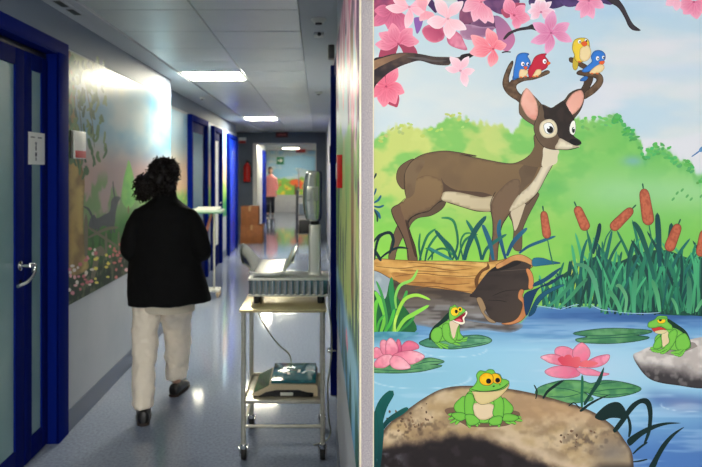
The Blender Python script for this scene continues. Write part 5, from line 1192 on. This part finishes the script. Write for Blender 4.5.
# ---- the woman walking away
P0_ = (-1.0, 4.3, 0)
w = thing('person', P0_, 'person in black jacket and beige trousers with dark curly hair walking away', 'person')
LH, LK, LA = Vector((-1.09,4.30,.86)), Vector((-1.10,4.19,.47)), Vector((-1.078,4.085,.085))
RH, RK, RA = Vector((-.935,4.32,.86)), Vector((-.95,4.47,.48)), Vector((-.985,4.60,.095))
LS, LE, LW = Vector((-1.160,4.31,1.285)), Vector((-1.212,4.25,1.05)), Vector((-1.12,4.46,1.0))
RS, RE, RW = Vector((-.840,4.31,1.285)), Vector((-.742,4.26,1.04)), Vector((-.83,4.49,1.02))
HC = Vector((-1.006,4.36,1.517)); HF = Vector((.62,.74,-.30))
b = MB()
b.loft([((-1.01,4.31,.80),(.14,0,0),(0,.09,0)),((-1.01,4.31,.92),(.155,0,0),(0,.10,0)),((-1.0,4.31,1.08),(.125,0,0),(0,.085,0)),((-1.0,4.31,1.22),(.15,0,0),(0,.095,0)),((-1.0,4.31,1.30),(.135,0,0),(0,.08,0)),((-1.0,4.31,1.35),(.07,0,0),(0,.06,0)),((-1.0,4.32,1.39),(.05,0,0),(0,.052,0)),((-1.003,4.34,1.48),(.047,0,0),(0,.05,0))], n=24)
for a, e, h_ in ((LS,LE,LW),(RS,RE,RW)): b.tube([a, (a+e)/2, e, (e+h_)/2, h_], [.048,.044,.036,.033,.025], n=14)
for hp, k, an in ((LH,LK,LA),(RH,RK,RA)): b.tube([hp+Vector((0,0,.02)), (hp+k)/2, k, (k+an)/2, an], [.082,.072,.050,.048,.034], n=16)
for an, dr in ((LA,Vector((-.25,1,0))),(RA,Vector((.14,1,0)))):
    dr.normalize(); z = Vector((0,0,1)); sd = dr.cross(z)
    b.loft([(an-dr*.03+z*(.04-an.z), sd*.026, z*.034), (an+dr*.02+z*(.045-an.z), sd*.034, z*.040), (an+dr*.09+z*(.033-an.z), sd*.040, z*.026), (an+dr*.14+z*(.024-an.z), sd*.038, z*.017), (an+dr*.165+z*(.02-an.z), sd*.022, z*.010)], n=16)
hand(b, LW, (.35,.9,-.1), (0,.1,1), (.9,-.35,0)); hand(b, RW, (-.35,.9,-.1), (0,.1,1), (-.9,-.35,0))
head(b, HC, HF)
bo = b.build('body', skin, w); remesh(bo, .0055, 4, .5); face(HC, HF, bo)
# trousers
b = MB()
b.loft([((-1.012,4.31,.72),(.155,0,0),(0,.115,0)),((-1.012,4.31,.84),(.17,0,0),(0,.125,0)),((-1.01,4.31,.98),(.15,0,0),(0,.11,0))], n=28)
def leg(pts):
    b.loft([((x,y,z),(a,0,0),(0,d,-.0)) for x,y,z,a,d in pts], n=24)
leg([(-1.093,4.30,.84,.088,.11),(-1.10,4.28,.72,.090,.108),(-1.104,4.25,.60,.086,.098),(-1.098,4.20,.47,.079,.088),(-1.09,4.15,.32,.074,.082),(-1.084,4.105,.18,.067,.080),(-1.080,4.088,.105,.062,.078)])
leg([(-.93,4.32,.84,.096,.11),(-.935,4.36,.72,.104,.108),(-.945,4.42,.60,.104,.098),(-.955,4.48,.50,.094,.090),(-.960,4.54,.36,.088,.088),(-.975,4.58,.24,.078,.086),(-.985,4.60,.115,.070,.080)])
tr_ = b.build('trousers', tro, w); remesh(tr_, .009, 4); folds(tr_, .034, .075)
# jacket, a little flared at the hem
b = MB()
b.loft([((-.960,4.29,.705),(.272,0,.014),(0,.165,0)),((-.962,4.29,.72),(.272,0,.014),(0,.168,0)),((-.972,4.29,.80),(.262,0,.006),(0,.162,0)),((-.988,4.295,.92),(.246,0,0),(0,.152,0)),((-.997,4.30,1.05),(.222,0,0),(0,.138,0)),((-1.0,4.305,1.18),(.206,0,0),(0,.13,0)),
        ((-1.0,4.31,1.255),(.208,0,0),(0,.122,0)),((-1.0,4.31,1.312),(.178,0,0),(0,.105,0)),((-1.0,4.315,1.36),(.115,0,0),(0,.085,0)),((-1.0,4.32,1.39),(.080,0,0),(0,.074,0)),((-1.002,4.33,1.435),(.068,0,0),(0,.068,0))], n=36)
b.tube([LS+Vector((.02,0,.0)), LS*.6+LE*.4+Vector((-.008,0,0)), LE, LE*.5+LW*.5, LW], [.060,.064,.060,.052,.046], n=18)
b.tube([RS+Vector((-.02,0,0)), RS*.6+RE*.4+Vector((.008,0,0)), RE, RE*.5+RW*.5, RW], [.060,.064,.060,.052,.046], n=18)
jo = b.build('jacket', jk, w); remesh(jo, .009, 5); folds(jo, .018, .11)
b = MB(); b.loft([((-1.0,4.30,.655),(.198,0,0),(0,.142,0)),((-1.0,4.30,.67),(.203,0,0),(0,.146,0)),((-1.0,4.30,.76),(.20,0,0),(0,.145,0))], n=32); so = b.build('shirt_hem', shirt, w); folds(so, .01, .05)
# shoes
for an, dr in ((LA,Vector((-.25,1,0))),(RA,Vector((.14,1,0)))):
    dr.normalize(); z = Vector((0,0,1)); sd = dr.cross(z); g = Vector((an.x,an.y,0)); b = MB()
    b.loft([(g-dr*.060+z*.040, sd*.020, z*.022), (g-dr*.052+z*.046, sd*.034, z*.044), (g-dr*.02+z*.048, sd*.041, z*.046), (g+dr*.05+z*.046, sd*.044, z*.044), (g+dr*.11+z*.036, sd*.048, z*.034), (g+dr*.165+z*.028, sd*.044, z*.025), (g+dr*.195+z*.022, sd*.024, z*.014)], n=22)
    s_ = b.build('shoe', shoe, w); remesh(s_, .005, 3)
    b = MB(); b.loft([(g-dr*.060+z*.009, sd*.024, z*.0088), (g-dr*.05+z*.009, sd*.036, z*.0088), (g+dr*.0+z*.009, sd*.040, z*.0088), (g+dr*.10+z*.009, sd*.049, z*.0088), (g+dr*.17+z*.009, sd*.044, z*.0088), (g+dr*.20+z*.009, sd*.022, z*.0088)], n=20, sq=4)
    b.build('sole', mat('dark_brown_sole', (46,34,30), .6), s_)
# curly hair gathered at the left
rh = random.Random(3); b = MB()
fz = HF.normalized(); rr = Vector((fz.y,-fz.x,0)).normalized(); uu = rr.cross(fz).normalized()
rot = Matrix((rr, fz, uu)).transposed()
b.ball(HC+uu*.032-fz*.018, (.092,.096,.090), 3, rot); b.ball(HC-fz*.06-uu*.02, (.078,.055,.08), 3, rot); b.ball((-.985,4.29,1.455),(.07,.035,.045),3); b.ball(HC+rr*.055-uu*.0-fz*.005,(.04,.05,.07),3,rot)
b.ball((-1.115,4.27,1.475), (.050,.045,.055), 3); b.ball((-1.125,4.26,1.42), (.034,.034,.035), 3); b.ball((-1.08,4.29,1.52),(.05,.05,.05),3)
def curl(c, n, L, r):
    c, n = Vector(c), Vector(n).normalized(); a = n.orthogonal().normalized(); q = n.cross(a); ph = rh.uniform(0,6.3); tw = rh.uniform(5,8)*rh.choice((-1,1)); dv = Vector((rh.uniform(-.5,.5),rh.uniform(-.5,.5),rh.uniform(-.9,.3)))
    b.tube([c+(n+dv*t*.8)*L*t+(a*math.cos(ph+tw*t)+q*math.sin(ph+tw*t))*r for t in (0,.2,.4,.6,.8,1)], [.0052,.005,.0048,.0042,.003,.001], n=5, smooth=2)
for k in range(640):
    n = Vector((rh.gauss(0,1),rh.gauss(0,1),rh.gauss(0,1))).normalized()
    loc = Vector((n.dot(rr), n.dot(fz), n.dot(uu)))
    if loc.y > .55 and loc.z < .55: continue
    if loc.z < -.75: continue
    curl(HC+uu*.030-fz*.018+rr*loc.x*.084+fz*loc.y*.088+uu*loc.z*.082, n, rh.uniform(.014,.038), rh.uniform(.007,.013))
for c0, rad, m in (((-1.115,4.27,1.485),.05,170),((-1.125,4.26,1.42),.036,90),((-1.08,4.28,1.45),.04,80),((-.985,4.285,1.455),.045,110)):
    for k in range(m):
        n = Vector((rh.gauss(-.2,1),rh.gauss(0,1),rh.gauss(-.1,1))).normalized(); curl(Vector(c0)+n*rad, n, rh.uniform(.012,.034), rh.uniform(.006,.011))
b.build('hair', hairm, w)

# ---- distant person in pink
q = thing('person', (-1.60, 22.6, 0), 'person in a long pink coat and dark trousers far beyond the portal', 'person')
S = 22.6
b = MB(); X = -1.60
b.loft([((X,S,.8),(.14,0,0),(0,.09,0)),((X,S,1.05),(.12,0,0),(0,.085,0)),((X,S,1.3),(.16,0,0),(0,.08,0)),((X,S,1.38),(.06,0,0),(0,.05,0)),((X,S,1.48),(.045,0,0),(0,.045,0))], n=18)
for sx in (-1,1):
    b.tube([(X+sx*.15,S,1.3),(X+sx*.21,S+.02,1.05),(X+sx*.19,S-.06,.82)],[.045,.036,.025],n=10); b.tube([(X+sx*.08,S,.85),(X+sx*.08,S-.06*sx,.46),(X+sx*.08,S+.04*sx,.07)],[.08,.052,.034],n=12)
    b.loft([((X+sx*.08,S+.04*sx+.04,.04),(.034,0,0),(0,0,.036)),((X+sx*.08,S+.04*sx-.08,.035),(.04,0,0),(0,0,.03)),((X+sx*.08,S+.04*sx-.17,.02),(.025,0,0),(0,0,.014))], n=12)
    hand(b, (X+sx*.19,S-.06,.81), (0,-.25,-1), (sx,0,0), (0,-1,0))
head(b, (X,S,1.56), (0,-1,0)); bo = b.build('body', skin, q); remesh(bo, .008, 3); face((X,S,1.56),(0,-1,0),bo)
pk = mat('pink_cotton_coat', (238,150,150), .8); nv = mat('dark_navy_cotton', (24,26,40), .8)
b = MB(); b.loft([((X,S,.66),(.23,0,0),(0,.15,0)),((X,S,.9),(.20,0,0),(0,.14,0)),((X,S,1.1),(.17,0,0),(0,.12,0)),((X,S,1.3),(.19,0,0),(0,.105,0)),((X,S,1.37),(.11,0,0),(0,.08,0)),((X,S,1.41),(.065,0,0),(0,.06,0))], n=22)
for sx in (-1,1): b.tube([(X+sx*.15,S,1.31),(X+sx*.215,S+.02,1.05),(X+sx*.195,S-.05,.86)],[.065,.056,.046],n=12)
o = b.build('coat', pk, q); remesh(o, .012, 3)
b = MB()
for sx in (-1,1): b.tube([(X+sx*.075,S,.88),(X+sx*.08,S-.06*sx,.46),(X+sx*.08,S+.04*sx,.1)],[.10,.075,.062],n=14)
b.loft([((X,S,.82),(.14,0,0),(0,.11,0)),((X,S,.95),(.15,0,0),(0,.11,0))],n=16); o = b.build('trousers', nv, q); remesh(o, .012, 3)
for sx in (-1,1):
    b = MB(); b.loft([((X+sx*.08,S+.04*sx+.05,.035),(.038,0,0),(0,0,.035)),((X+sx*.08,S+.04*sx-.08,.034),(.046,0,0),(0,0,.034)),((X+sx*.08,S+.04*sx-.19,.02),(.026,0,0),(0,0,.018))], n=14); b.build('shoe', shoe, q)
b = MB().ball((X,S+.015,1.60),(.088,.098,.095),3).ball((X,S+.05,1.50),(.08,.05,.09),3); b.build('hair', hairm, q)

# ---------------------------------------------------------------- world and view
wd = bpy.data.worlds.new('world'); SC.world = wd; wd.use_nodes = True
wd.node_tree.nodes['Background'].inputs[0].default_value = (.02,.022,.026,1)
vs = SC.view_settings; vs.view_transform = 'Standard'; vs.look = 'None'; vs.gamma = 1; vs.use_curve_mapping = False; vs.exposure = 0.0
